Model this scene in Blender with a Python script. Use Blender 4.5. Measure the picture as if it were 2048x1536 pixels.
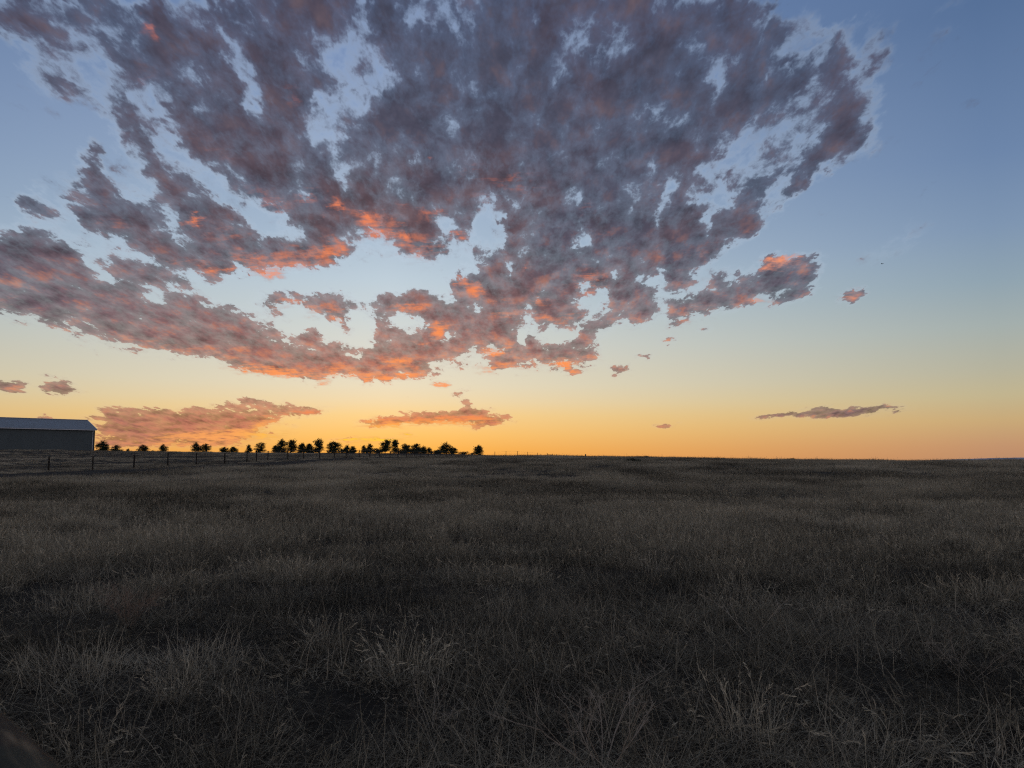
import bpy, bmesh, math, random
import numpy as np
from mathutils import Vector, Matrix, noise as mnoise

for _o in list(bpy.data.objects):
    bpy.data.objects.remove(_o, do_unlink=True)
SC = bpy.context.scene
COL = SC.collection
R = math.radians

# ------------------------------------------------------------------ camera
EYE = 1.5
cam_data = bpy.data.cameras.new('camera')
cam = bpy.data.objects.new('camera', cam_data)
COL.objects.link(cam)
cam_data.sensor_width = 36.0
cam_data.lens = 27.0
cam_data.clip_start = 0.05
cam_data.clip_end = 40000.0
cam_data.dof.use_dof = True
cam_data.dof.focus_distance = 30.0
cam_data.dof.aperture_fstop = 6.8
cam.location = (0.0, 0.0, EYE)
cam.rotation_euler = (R(90 + 5.54), 0.0, 0.0)
SC.camera = cam

# ------------------------------------------------------------------ exposure and sampling
SC.view_settings.view_transform = 'Standard'
SC.view_settings.look = 'None'
SC.view_settings.exposure = 0.0
SC.view_settings.gamma = 1.0
SC.view_settings.use_curve_mapping = False
SC.render.engine = 'CYCLES'
SC.cycles.max_bounces = 4
SC.cycles.diffuse_bounces = 2
SC.cycles.glossy_bounces = 2
SC.cycles.transmission_bounces = 2
SC.cycles.transparent_max_bounces = 4
SC.cycles.use_denoising = False
SC.cycles.filter_width = 1.2
SC.cycles.use_adaptive_sampling = True
SC.cycles.adaptive_threshold = 0.015
SC.cycles.adaptive_min_samples = 24

SUN_AZ = -9.4          # degrees from +Y (the view), negative to the left
SUN_EL = 0.6

# ------------------------------------------------------------------ sun lamp (the last light on the horizon)
sun_data = bpy.data.lights.new('sun', 'SUN')
sun = bpy.data.objects.new('sun', sun_data)
COL.objects.link(sun)
sun_data.energy = 0.06
sun_data.angle = R(6.0)
sun_data.color = (1.0, 0.55, 0.28)
_d = Vector((math.sin(R(SUN_AZ)) * math.cos(R(SUN_EL)), math.cos(R(SUN_AZ)) * math.cos(R(SUN_EL)), math.sin(R(SUN_EL))))
sun.rotation_euler = _d.to_track_quat('Z', 'Y').to_euler()


# ------------------------------------------------------------------ sky
def lin(c):
    """8-bit sRGB triple to a linear RGBA."""
    o = []
    for v in c:
        v /= 255.0
        o.append(v / 12.92 if v <= 0.04045 else ((v + 0.055) / 1.055) ** 2.4)
    return (o[0], o[1], o[2], 1.0)


# Where the clouds stand over this field: azimuth, elevation, half length, half height, tilt (degrees), weight
CLOUD_PATCHES = [
    (-33.21, 27.01, 2.53, 1.11, -13, 0.9), (-32.26, 24.78, 1.87, 1.29, 67, 0.62),
    (-26.91, 28.26, 2.78, 1.19, 13, 0.95), (-28.65, 23.29, 1.76, 0.96, -37, 0.7),
    (-27.77, 22.12, 2.48, 1.23, -38, 0.72), (-27.21, 20.68, 1.47, 0.72, -33, 0.6), (-25.52, 26.73, 3, 1.54, -5, 0.9),
    (-21.55, 26.71, 2.9, 2.51, -87, 1), (-19.63, 22.44, 4.43, 3.2, -12, 1), (-15.67, 30.1, 4.48, 1.86, 7, 1),
    (-17.41, 27.15, 2.56, 1.97, 3, 1), (-16.12, 24.94, 1.63, 1.34, 26, 1), (-21.92, 23.56, 2.56, 2.02, 83, 0.9),
    (-30.38, 27.87, 1.74, 1.15, 3, 0.8), (-30.15, 23.9, 1.26, 1.09, 49, 0.45), (-30.88, 26.34, 1.38, 0.9, -12, 0.5),
    (-29.97, 25.84, 2.19, 1.65, 56, 0.62), (-27.51, 25.34, 2.08, 1.56, -10, 0.7),
    (-25.23, 23.96, 2.11, 1.32, -29, 0.75), (-23.8, 28.12, 2.05, 1.45, 17, 0.75),
    (-23.16, 25.23, 1.89, 1.64, 70, 0.75), (-26.07, 21.65, 1.79, 1.12, -38, 0.6),
    (-31.57, 23.3, 1.55, 0.96, 57, 0.5), (-20.8, 29.23, 2.12, 1.46, 15, 0.8), (-24.18, 22.27, 1.82, 1.36, -56, 0.7),
    (-22.81, 20.88, 1.9, 1.35, -25, 0.8), (19.4, 27.34, 2.79, 2.12, -18, 0.7), (19.86, 21.27, 2.33, 1.99, -5, 0.6),
    (24.02, 24.47, 1.97, 1.51, -21, 0.65), (16.11, 24.62, 2.51, 1.93, -14, 0.75),
    (21.29, 23.02, 1.95, 1.65, -76, 0.5), (25.62, 24.19, 1.33, 1.15, -41, 0.45),
    (16.63, 18.27, 1.69, 1.05, 22, 0.75), (-8.61, 23.93, 7.25, 4.8, -5, 1), (-0.94, 27.45, 9.31, 5.65, -2, 1),
    (8.76, 27.82, 7.48, 4.87, -8, 1), (5.99, 21.35, 7.49, 3.84, -4, 1), (-2.85, 21.09, 7.31, 3.51, 0, 1),
    (-12.3, 21.01, 4.39, 2.79, -12, 1), (-15.92, 20.7, 4.23, 2.43, -17, 1), (14.32, 25.45, 4.74, 4.18, -26, 1),
    (-6.41, 30.13, 6.25, 2.5, 2, 1), (6.11, 31.06, 9.86, 2.15, -5, 1), (15.2, 30.31, 3.98, 1.19, -8, 0.95),
    (-10.01, 18.04, 5.6, 2.14, -12, 1), (-17.26, 18.21, 3.09, 1.27, -27, 0.95), (-14.39, 17.07, 3.95, 1.42, -16, 1),
    (-6.24, 16.43, 4.17, 1.73, -3, 1), (2.14, 17.94, 4.19, 2.15, -2, 1), (8.59, 17.76, 4.44, 2.13, -4, 1),
    (12.72, 20.3, 2.21, 2.04, -25, 0.85), (16.73, 28.16, 2.26, 1.86, -21, 0.9), (17.93, 25.68, 2.41, 1.91, -6, 0.85),
    (22.11, 25.61, 3.01, 1.71, -5, 0.85), (22.99, 28.65, 1.15, 0.86, -20, 0.62), (20.51, 29.06, 1.1, 1.01, 12, 0.65),
    (24.15, 27.17, 1.29, 1.02, -12, 0.6), (26.89, 26.05, 1.19, 1.04, -8, 0.45), (26.12, 27.67, 1.29, 0.85, -19, 0.3),
    (24.37, 22.08, 1.93, 1.67, -5, 0.95), (22.11, 20.01, 2.32, 0.92, 35, 0.95), (20.61, 18.38, 1.6, 0.52, 32, 0.75),
    (17.38, 19.89, 2.54, 1.44, 11, 0.68), (17.98, 18.72, 1.52, 0.76, 12, 0.75), (18.46, 21.7, 1.12, 0.48, 21, 0.7),
    (15.69, 22.72, 2.1, 1.67, 0, 0.8), (19.97, 23.99, 2.06, 1.26, -12, 0.55), (12.88, 17.87, 1.99, 1.53, -8, 0.95),
    (15.53, 16.99, 2.55, 1.5, 29, 0.95), (17.03, 16.45, 1.68, 0.92, 33, 0.95), (13.33, 15.04, 2.8, 1.44, 25, 0.95),
    (9.27, 13.81, 3.48, 2.54, -4, 1), (10.41, 15.55, 2.93, 1.79, -4, 1), (11.83, 12.98, 1.42, 0.8, 42, 0.8),
    (9.55, 10.53, 1.11, 1.09, -34, 0.9), (7.94, 11.67, 1.82, 0.74, 38, 0.8), (7.74, 10.21, 1.83, 0.67, 28, 0.7),
    (6.24, 9.69, 1.66, 0.59, 29, 0.7), (-29.13, 18.57, 1.05, 0.79, -57, 0.9), (-30.67, 17.38, 0.62, 0.32, -36, 0.5),
    (-33.17, 16.09, 0.94, 0.9, -81, 0.92), (-32.11, 15.34, 1.38, 0.62, -32, 0.8),
    (-30.31, 15.94, 1.42, 0.7, -25, 0.6), (-28.5, 16.21, 1.54, 1.42, -3, 1), (-27.73, 15.03, 2.26, 1.18, -28, 1),
    (-26.29, 16.36, 1.37, 0.99, -38, 0.9), (-25.07, 19.11, 1.3, 1.02, 83, 0.9), (-23.86, 17.88, 2.53, 1.35, -30, 1),
    (-22.48, 16.83, 1.95, 1.02, -19, 1), (-20.69, 16.12, 1.46, 0.9, -19, 1), (-25.52, 15.05, 2.34, 1.4, -26, 1),
    (-24.3, 13.73, 3.2, 1.12, -16, 1), (-22.07, 14.56, 3.5, 1.57, -5, 1), (-20.21, 13.84, 2.04, 1.03, 6, 1),
    (-16.42, 14.7, 4.29, 1.33, -1, 1), (-13.78, 14.45, 1.8, 1, -6, 0.95), (-25.83, 12.23, 2.34, 0.8, -14, 0.95),
    (-24.59, 10.87, 0.76, 0.3, 5, 0.8), (-23.73, 11.66, 0.83, 0.31, -6, 0.4), (-33.48, 12.97, 1.92, 1.37, 13, 1),
    (-32.85, 11.82, 3.62, 2.19, -1, 1), (-30.5, 12.43, 1.48, 1.15, -10, 1), (-33.21, 10.02, 3.59, 1.06, 0, 1),
    (-27.45, 11.05, 1.88, 0.89, -3, 1), (-29.15, 10.16, 3.58, 1.11, -6, 1), (-26.32, 8.65, 5.04, 1.47, -9, 1),
    (-22.56, 8.57, 3.96, 1.58, -2, 1), (-18.57, 8.01, 3.45, 1.63, -6, 1), (-17.37, 6.71, 3.13, 0.78, -3, 1),
    (-14.42, 6.92, 2.21, 1.08, 2, 1), (-23.39, 10.22, 1.42, 0.89, 5, 1), (-20.01, 9.83, 1.21, 0.84, 5, 0.95),
    (-21.4, 9.95, 0.83, 0.52, 5, 0.7), (-15.23, 8.59, 0.95, 0.72, 3, 0.95), (-30.49, 8.26, 1.79, 0.55, -43, 0.55),
    (-29.74, 7.35, 1.17, 0.32, -25, 0.5), (-13.44, 7.64, 1.44, 0.72, 17, 0.9), (-17.51, 11.39, 1.32, 1.06, 6, 0.92),
    (-15.74, 11.64, 1.06, 0.71, 4, 0.75), (-13.52, 11.18, 1.79, 1.09, -17, 0.85),
    (-12.42, 10.07, 1.44, 0.73, -44, 0.8), (-12.09, 11.53, 1.1, 1.08, 37, 0.5), (-8.53, 11.36, 2.31, 1.32, 2, 1),
    (-7.12, 11.25, 1.68, 1.25, 2, 1), (-9.43, 9.73, 0.96, 0.95, 32, 0.95), (-7.82, 7.82, 4.85, 1.62, 6, 1),
    (-10.43, 6.48, 2.74, 0.66, -4, 1), (-8.35, 6.44, 1.85, 0.52, 1, 1), (-4.67, 9.53, 2.63, 1.48, 1, 1),
    (-2.49, 9.7, 4.34, 1.56, -5, 1), (-1.14, 11.71, 4.92, 1.55, 0, 1), (1.37, 13.25, 4.91, 1.84, -1, 1),
    (4.27, 11.38, 3, 1.7, -1, 1), (-2.43, 13.24, 2.66, 0.95, 10, 0.95), (4.79, 14.66, 4.5, 2.19, -2, 1),
    (-0.91, 15.44, 2.67, 1.45, 0, 0.9), (2.22, 8.18, 3.45, 1.12, 2, 1), (-0.9, 7.07, 1.35, 0.48, 8, 0.85),
    (4.92, 8.01, 1.93, 1.11, 14, 1), (1.35, 6.77, 2.25, 0.34, 0, 0.8), (4.16, 6.57, 0.97, 0.3, 9, 0.8),
    (6.21, 7.21, 1.11, 0.3, -6, 0.6), (-3.15, 7.32, 1.5, 0.37, 10, 0.55), (8.09, 6.59, 0.92, 0.3, 7, 0.9),
    (7.57, 5.9, 0.33, 0.11, -1, 0.8), (9.87, 7.63, 0.8, 0.29, 4, 0.8), (11.63, 8.6, 1.15, 0.26, 3, 0.75),
    (11.39, 8.94, 0.5, 0.29, 28, 0.6), (14.8, 9.43, 0.32, 0.18, 18, 0.8), (14.09, 9.28, 0.42, 0.14, 13, 0.5),
    (19.69, 12.5, 2.37, 1.4, 13, 1), (20.91, 12.92, 1.26, 1.16, -21, 1), (18.9, 13.08, 1.19, 1.08, -79, 1),
    (15.67, 11.89, 1.93, 1.15, 27, 1), (12.73, 10.85, 1.43, 0.98, 12, 0.95), (17.48, 11.6, 2.03, 0.57, 17, 0.95),
    (14.31, 11.25, 1.06, 0.72, 6, 0.9), (24.18, 10.77, 0.88, 0.44, 21, 1), (24.88, 11.05, 0.31, 0.27, -12, 0.5),
    (27.03, 14.31, 2.78, 0.86, 28, 0.33), (30.99, 27.16, 1.38, 0.75, 1, 0.32), (-14.1, 5.59, 0.35, 0.14, 1, 0.8),
    (-10.85, 5.55, 0.43, 0.18, 1, 0.8), (-9.25, 5.58, 0.29, 0.15, 1, 0.7), (-5.38, 5.59, 0.74, 0.19, -3, 0.85),
    (-3.74, 4.9, 0.82, 0.3, 3, 0.9), (-3.77, 4.08, 0.48, 0.17, 0, 0.85), (-7.59, 4.42, 0.33, 0.15, 1, 0.6),
    (0.11, 5.8, 0.52, 0.15, 0, 0.5), (-33.34, 4.54, 1.06, 0.5, -7, 1), (-30.69, 4.48, 1.35, 0.54, -7, 1),
    (-28.88, 4.36, 0.35, 0.1, 2, 0.5), (-26.76, 2.82, 1.87, 0.6, 4, 1), (-24.32, 2.74, 3.01, 0.75, 1, 1),
    (-21.47, 2.66, 2.96, 0.76, 1, 1), (-18.84, 2.77, 1.86, 0.7, 1, 1), (-26.73, 2.05, 1.81, 0.46, 1, 1),
    (-23.98, 2, 2.54, 0.48, 1, 0.95), (-20.8, 2.04, 1.98, 0.42, 1, 0.8), (-31.31, 2.57, 0.82, 0.22, 1, 0.7),
    (-29.22, 2.56, 0.63, 0.26, 1, 0.6), (-25.2, 1.64, 3.45, 0.47, 1, 0.95), (-22.07, 1.54, 3.94, 0.45, 1, 0.9),
    (-23.32, 1.05, 4.87, 0.31, 0, 0.8), (-26.68, 0.96, 1.81, 0.26, 0, 0.75), (-19.48, 1.78, 2.01, 0.42, 1, 0.85),
    (-20.01, 3.87, 1.84, 0.3, 9, 1), (-17.15, 3.94, 1.45, 0.25, -2, 0.95), (-15.45, 3.4, 2.46, 0.36, 4, 1),
    (-16.83, 3.59, 1.38, 0.29, 1, 0.8), (-15.77, 2.32, 0.45, 0.18, 22, 0.75), (-9.39, 2.74, 1.82, 0.4, 4, 1),
    (-7.2, 2.98, 1.84, 0.44, 3, 1), (-5.17, 3.07, 1.86, 0.48, 0, 1), (-2.76, 3.3, 1.19, 0.59, 0, 1),
    (-2.09, 2.93, 1.86, 0.45, -3, 1), (-0.45, 3.01, 0.34, 0.22, 0, 0.9), (-0.71, 2.67, 0.97, 0.15, 0, 0.7),
    (-2.94, 2.18, 0.89, 0.15, 0, 0.75), (-1.45, 2.37, 0.3, 0.11, 0, 0.6), (-12.06, 1.38, 1.21, 0.18, 3, 0.8),
    (-9.73, 1.46, 1.82, 0.15, 3, 0.6), (-7.74, 1.76, 1.1, 0.18, 6, 0.55), (22.35, 3.12, 4.33, 0.28, 3, 1),
    (23.47, 3.2, 2.17, 0.34, 3, 1), (19.25, 2.94, 1.97, 0.18, 3, 1), (25.94, 3.27, 1.2, 0.13, 3, 0.8),
    (11.12, 2.33, 0.72, 0.16, 4, 0.95), (12.76, 2.64, 0.32, 0.09, -1, 0.6),
]
CLOUD_GAPS = [
    (-32.07, 4.57, 0.51, 0.19, -87, 0.9), (-23.39, 28.63, 1.5, 0.65, 4, 0.75), (-21.27, 28.11, 1.47, 0.77, -71, 0.7),
    (-19.62, 25.77, 1.85, 0.78, -59, 0.8), (-18.78, 24.91, 0.93, 0.79, -65, 0.8),
    (-26.2, 24.24, 1.16, 0.73, -41, 0.6), (-25.32, 22.55, 1.49, 0.47, -49, 0.8),
    (-24.59, 20.62, 1.41, 0.54, -62, 0.8), (-24.38, 25.93, 0.94, 0.82, 61, 0.7),
    (-30.04, 24.51, 1.64, 0.7, -49, 0.8), (-9.82, 27.43, 2.33, 1.17, 47, 0.85), (-12.4, 25.47, 2.24, 1.1, 24, 0.8),
    (-14.39, 23.99, 1.26, 1.1, 18, 0.75), (-14.53, 22.57, 0.93, 0.81, 1, 0.8), (-13.04, 21.46, 0.91, 0.42, -28, 0.7),
    (-6.96, 30.99, 1.53, 1.16, 88, 0.4), (-3.77, 31.24, 1.28, 0.78, 90, 0.55), (-5.62, 29.55, 0.98, 0.82, -46, 0.4),
    (1.61, 31.8, 0.66, 0.47, -90, 0.7), (-8.25, 22.24, 0.81, 0.38, -78, 0.75), (-12.92, 19.63, 0.85, 0.54, 68, 0.85),
    (-3.83, 24.63, 0.87, 0.77, 87, 0.35), (3.19, 27.2, 1.3, 0.62, 90, 0.35), (4.54, 30.21, 1.56, 1.24, -5, 0.3),
    (7.74, 21.59, 1.11, 0.42, 15, 0.85), (-3.03, 19.76, 0.72, 0.37, 57, 0.7), (-2.07, 19.77, 0.83, 0.32, -17, 0.75),
    (-1.5, 19.36, 0.85, 0.31, -79, 0.7), (-1.45, 16.59, 1.44, 0.99, -90, 0.95), (-0.92, 17.59, 1.43, 0.46, -90, 0.6),
    (5.71, 16.37, 0.79, 0.6, -89, 0.9), (0.38, 18.84, 1.22, 0.38, 66, 0.8), (-4.84, 16.75, 0.76, 0.5, 23, 0.8),
    (4.82, 18.6, 0.71, 0.53, -89, 0.5), (-12.13, 13.25, 5.17, 0.72, 0, 1), (-17.09, 12.51, 3.18, 0.56, 3, 1),
    (-7.59, 10.11, 1.56, 0.4, 1, 1), (-2.91, 11.36, 0.76, 0.22, 5, 0.8), (5.63, 11.84, 1.27, 0.74, 18, 0.95),
    (3.58, 9.21, 1.57, 0.52, 9, 0.95), (-3.88, 14.61, 1.21, 0.95, 18, 0.9), (-0.34, 14.13, 0.51, 0.42, -90, 0.85),
    (0.75, 8.86, 0.82, 0.38, 75, 0.85), (-11.41, 10.1, 0.73, 0.72, 44, 0.7), (-11.13, 8.95, 0.87, 0.66, 2, 0.8),
    (-4.85, 8.79, 1.12, 0.3, 60, 0.4), (-5.45, 12.65, 0.75, 0.44, 25, 0.8), (15.48, 26.38, 1.69, 0.88, -61, 0.7),
    (13.41, 28.53, 1.26, 0.93, -8, 0.6), (15.18, 29.56, 0.92, 0.79, -76, 0.5), (16.24, 20.84, 2.85, 0.52, 25, 0.75),
    (19.12, 22.79, 2.37, 1.37, -1, 0.7), (11.18, 20.74, 1.09, 0.48, 9, 0.85), (12.23, 19.72, 0.67, 0.61, -21, 0.8),
    (14.47, 17.38, 0.76, 0.33, 68, 0.85), (11.2, 18.15, 1.39, 0.37, 68, 0.7), (15.22, 18.73, 2.1, 0.49, 9, 0.8),
    (10.51, 20.96, 0.74, 0.27, -4, 0.6), (19.55, 26.71, 1.53, 1.05, 79, 0.5), (21.49, 27.63, 2.06, 0.53, -18, 0.6),
    (11.1, 13.01, 0.93, 0.44, 58, 0.7), (7.41, 13.69, 0.73, 0.37, 90, 0.5), (-18.59, 16.39, 2.03, 0.49, -26, 0.9),
    (-21.37, 17.96, 1.63, 0.41, -30, 0.7), (-22.09, 19.52, 1.93, 0.41, -27, 0.6),
    (-27.1, 13.81, 1.82, 0.33, -21, 0.5), (-25.8, 15.77, 0.8, 0.33, -48, 0.6), (-30.81, 14.61, 1.7, 0.32, -17, 0.6),
    (-17.22, 16.85, 0.69, 0.28, -15, 0.6),
]
SUNLIT_EDGES = [
    (-27.21, 27.3, 0.98, 0.47, 22, 0.8), (-26.92, 24.8, 0.71, 0.26, 21, 0.35), (-27.08, 28.96, 0.45, 0.22, 15, 0.4),
    (-22.69, 16.31, 0.99, 0.26, 10, 1), (-21.61, 15.65, 1.19, 0.31, -6, 0.45), (-19.98, 15.1, 0.81, 0.38, -6, 0.85),
    (-24.8, 13.04, 0.44, 0.33, 10, 0.8), (-21.26, 13.44, 0.67, 0.34, 11, 0.95), (-17.63, 13.25, 1.4, 0.24, 12, 0.9),
    (-19.17, 13.13, 1.36, 0.17, -4, 0.4), (-14.41, 18.18, 1.78, 0.28, -17, 0.8), (-12.22, 17.5, 2.18, 0.28, -14, 1),
    (-9.62, 16.65, 2.23, 0.36, -7, 1), (-10.72, 16.39, 1.84, 0.36, -9, 0.8), (-7.78, 16.38, 0.98, 0.32, 11, 0.95),
    (-5.95, 17.58, 1.06, 0.28, -3, 0.8), (-7.02, 18.18, 1.5, 0.29, -12, 0.5), (-3.59, 17.2, 1.53, 0.21, 5, 0.35),
    (-17.94, 17.54, 1.36, 0.17, -23, 0.5), (-18.27, 17.1, 0.89, 0.14, -10, 0.6),
    (-14.35, 15.61, 1.28, 0.18, -14, 0.45), (-6.68, 21.84, 0.45, 0.35, -15, 0.5), (0.12, 20.35, 2.69, 0.35, 2, 0.4),
    (-3.16, 21.25, 3.07, 0.42, -4, 0.3), (8.58, 17.3, 2.2, 0.21, 14, 0.35), (-16.05, 24.95, 0.58, 0.5, 78, 0.35),
    (-14.62, 25.74, 0.69, 0.34, -19, 0.25), (-7.72, 14.58, 2.25, 0.22, 2, 0.4),
    (-12.17, 15.11, 2.19, 0.18, -7, 0.35), (-2.5, 12.4, 1.51, 0.18, -5, 0.95), (-0.91, 11.85, 1.51, 0.18, -5, 0.5),
    (1.55, 12.15, 1.66, 0.22, -6, 0.95), (2.5, 11.77, 1.13, 0.18, -20, 0.8), (4.28, 12.92, 0.68, 0.22, -1, 0.9),
    (5.9, 12.53, 1.5, 0.18, -1, 0.5), (5.39, 14.21, 1.13, 0.15, 1, 0.6), (0.99, 13.8, 1.14, 0.22, 14, 0.6),
    (-3.57, 13.23, 1.14, 0.18, 1, 0.6), (-0.53, 10.6, 1.51, 0.19, 0, 0.6), (2.87, 10.48, 1.51, 0.18, -1, 0.55),
    (-1.48, 11.41, 2.27, 0.22, 0, 0.4), (-5.45, 9.52, 1.05, 0.59, -9, 1), (-3.91, 9.02, 1.5, 0.19, 0, 0.8),
    (-1.13, 8.15, 2.11, 0.19, 6, 1), (-7.16, 8.53, 1.27, 0.22, 6, 0.95), (-9.13, 6.87, 2.06, 0.15, 6, 0.95),
    (-8.36, 7.18, 1.48, 0.15, 4, 0.8), (-9.77, 6.05, 2.42, 0.18, -1, 1), (-12.34, 6.07, 0.72, 0.29, -19, 0.8),
    (-6.69, 6.73, 1.11, 0.22, 31, 0.8), (-0.86, 6.66, 1.88, 0.19, 6, 1), (0.23, 7.07, 1.13, 0.15, 5, 0.6),
    (3.56, 6.94, 1.72, 0.15, 1, 0.95), (1.35, 7.4, 2.25, 0.15, 0, 0.5), (-14.27, 12.32, 0.04, 0.04, 46, 0.1),
    (-16.78, 6.52, 2.09, 0.21, 4, 1), (-19.1, 6.86, 1.7, 0.14, -2, 0.9), (-17.93, 5.98, 2.41, 0.18, -2, 1),
    (-15.52, 6.17, 1.4, 0.18, 7, 0.9), (-13.42, 6.7, 0.79, 0.4, 12, 0.95), (-20, 7.59, 2.02, 0.14, -2, 0.4),
    (-22.3, 7.82, 1.96, 0.14, -1, 0.3), (-24.2, 7.37, 1.59, 0.1, -2, 0.25), (-16.94, 7.19, 1.74, 0.14, 2, 0.5),
    (-14.82, 5.93, 1.06, 0.14, 2, 0.9), (-20.95, 6.57, 0.99, 0.14, -14, 0.6), (-17.48, 10.62, 1.25, 0.18, -5, 0.5),
    (-14.93, 10.61, 1.06, 0.22, -7, 0.55), (-11.84, 7.91, 0.72, 0.22, 2, 0.4), (-28.34, 14.63, 0.03, 0.03, 70, 0.1),
    (12.71, 10.06, 1.29, 0.33, 3, 0.7), (14.65, 10.41, 1.05, 0.25, 18, 0.5), (17.98, 11.08, 1.49, 0.25, 15, 0.65),
    (19.86, 11.38, 1.65, 0.17, 15, 0.5), (19.06, 13.73, 1.14, 0.63, 15, 1), (18.4, 13.47, 0.42, 0.34, -87, 0.7),
    (20.28, 13.97, 0.67, 0.24, -5, 0.45), (21.26, 13.24, 0.55, 0.27, -36, 0.35), (24.18, 10.77, 1.12, 0.61, 22, 0.6),
    (9.39, 9.62, 0.8, 0.29, 23, 0.55), (8.09, 6.45, 0.88, 0.18, 7, 0.6), (14.8, 9.43, 0.28, 0.18, -3, 0.7),
    (11.74, 8.53, 1.08, 0.15, 3, 0.5), (-30.66, 17.2, 0.32, 0.28, 66, 0.3), (-32.37, 12.5, 0.55, 0.31, 10, 0.1),
    (7.76, 11.68, 0.04, 0.04, -20, 0.1), (-10.85, 5.51, 0.51, 0.18, 1, 0.8), (-14.1, 5.55, 0.42, 0.14, 1, 0.8),
    (-5.38, 5.55, 0.74, 0.15, 0, 0.8), (-3.74, 4.78, 0.75, 0.15, 0, 0.5), (-19.47, 1.57, 3.72, 0.42, 0, 0.85),
    (-22.69, 0.99, 4.91, 0.27, 0, 0.7), (-19.8, 1.71, 3.71, 0.35, 1, 0.75), (-17.83, 2.54, 1.5, 0.57, 22, 0.7),
    (-22.07, 1.54, 2.94, 0.28, 1, 0.6), (-24.27, 1.52, 2.52, 0.2, 1, 0.4), (-14.86, 3.26, 1.76, 0.25, 1, 0.6),
    (-19.2, 3.58, 1.01, 0.18, 1, 0.4), (-9.06, 2.45, 2.19, 0.22, 3, 1), (-9.75, 2.82, 1.82, 0.33, 3, 0.75),
    (-6.46, 2.84, 2.22, 0.3, 3, 0.85), (-4.62, 2.85, 1.86, 0.37, 2, 0.8), (-2.39, 2.93, 1.86, 0.37, 0, 0.75),
    (-6.09, 2.54, 3.71, 0.15, 3, 0.9), (-12.06, 1.38, 1.21, 0.18, 3, 0.9), (-9.73, 1.46, 2.18, 0.15, 3, 1),
    (-7.66, 1.73, 0.88, 0.18, 8, 1), (-10.45, 1.16, 2.9, 0.15, 3, 0.6), (22.35, 2.95, 3.43, 0.1, 3, 0.35),
    (11.11, 2.26, 0.65, 0.11, 4, 0.4),
]
CHART_ROWS, CHART_TOP, CHART_POW, CHART_HALF, CHART_COLS = 60, 36.0, 0.55, 42.0, 160


def chart_rows():
    """Cloud cover and sunlit-edge strength per elevation row, over azimuth."""
    els = CHART_TOP * (np.arange(CHART_ROWS) / (CHART_ROWS - 1)) ** (1 / CHART_POW)
    azs = np.linspace(-CHART_HALF, CHART_HALF, CHART_COLS)
    A, E = np.meshgrid(azs, els)

    def dist(p, grow=0.0):
        a, e, ra, rb, t, w = p
        t = R(t)
        dx, dy = A - a, E - e
        u = dx * math.cos(t) + dy * math.sin(t)
        v = -dx * math.sin(t) + dy * math.cos(t)
        return np.sqrt((u / (ra + grow)) ** 2 + (v / (rb + grow)) ** 2)
    cov = np.zeros_like(A)
    for p in CLOUD_PATCHES:
        cov += (p[5] * np.clip((1.6 - dist(p, 0.03)) / 1.2, 0, 1)) ** 2.3
    cov = np.clip(cov ** (1 / 2.3), 0, 1)
    for p in CLOUD_GAPS:
        cov *= 1 - np.interp(p[1], [13, 17, 21], [0.95, 0.84, 0.60]) * p[5] * np.clip(1.45 - dist(p), 0, 1)
    dark = np.ones_like(A)
    for p in SUNLIT_EDGES:
        dark *= 1 - p[5] * np.clip(1.3 - dist(p, 0.02), 0, 1)
    lit = 1 - dark
    # undersides and western edges catch the sun: cover here, clear a little lower
    low = np.array([[np.interp(e - 0.35 - 0.05 * e, els, cov[:, j]) for j in range(len(azs))] for e in els])
    under = np.clip(cov - low - 0.05, 0, 1) * np.clip(cov * 1.6 - 0.3, 0, 1)
    fall = np.clip(1.15 - np.abs(A - SUN_AZ) / 30.0, 0.12, 1) * np.interp(E, [0, 2, 5, 12, 18, 25, 34], [.2, .5, 1, .95, .5, .10, .02])
    lit = np.clip(np.maximum(lit, 1.35 * under * fall), 0, 1)
    return cov, lit


world = bpy.data.worlds.new('World')
SC.world = world
world.use_nodes = True
NT = world.node_tree
NT.nodes.clear()


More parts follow.
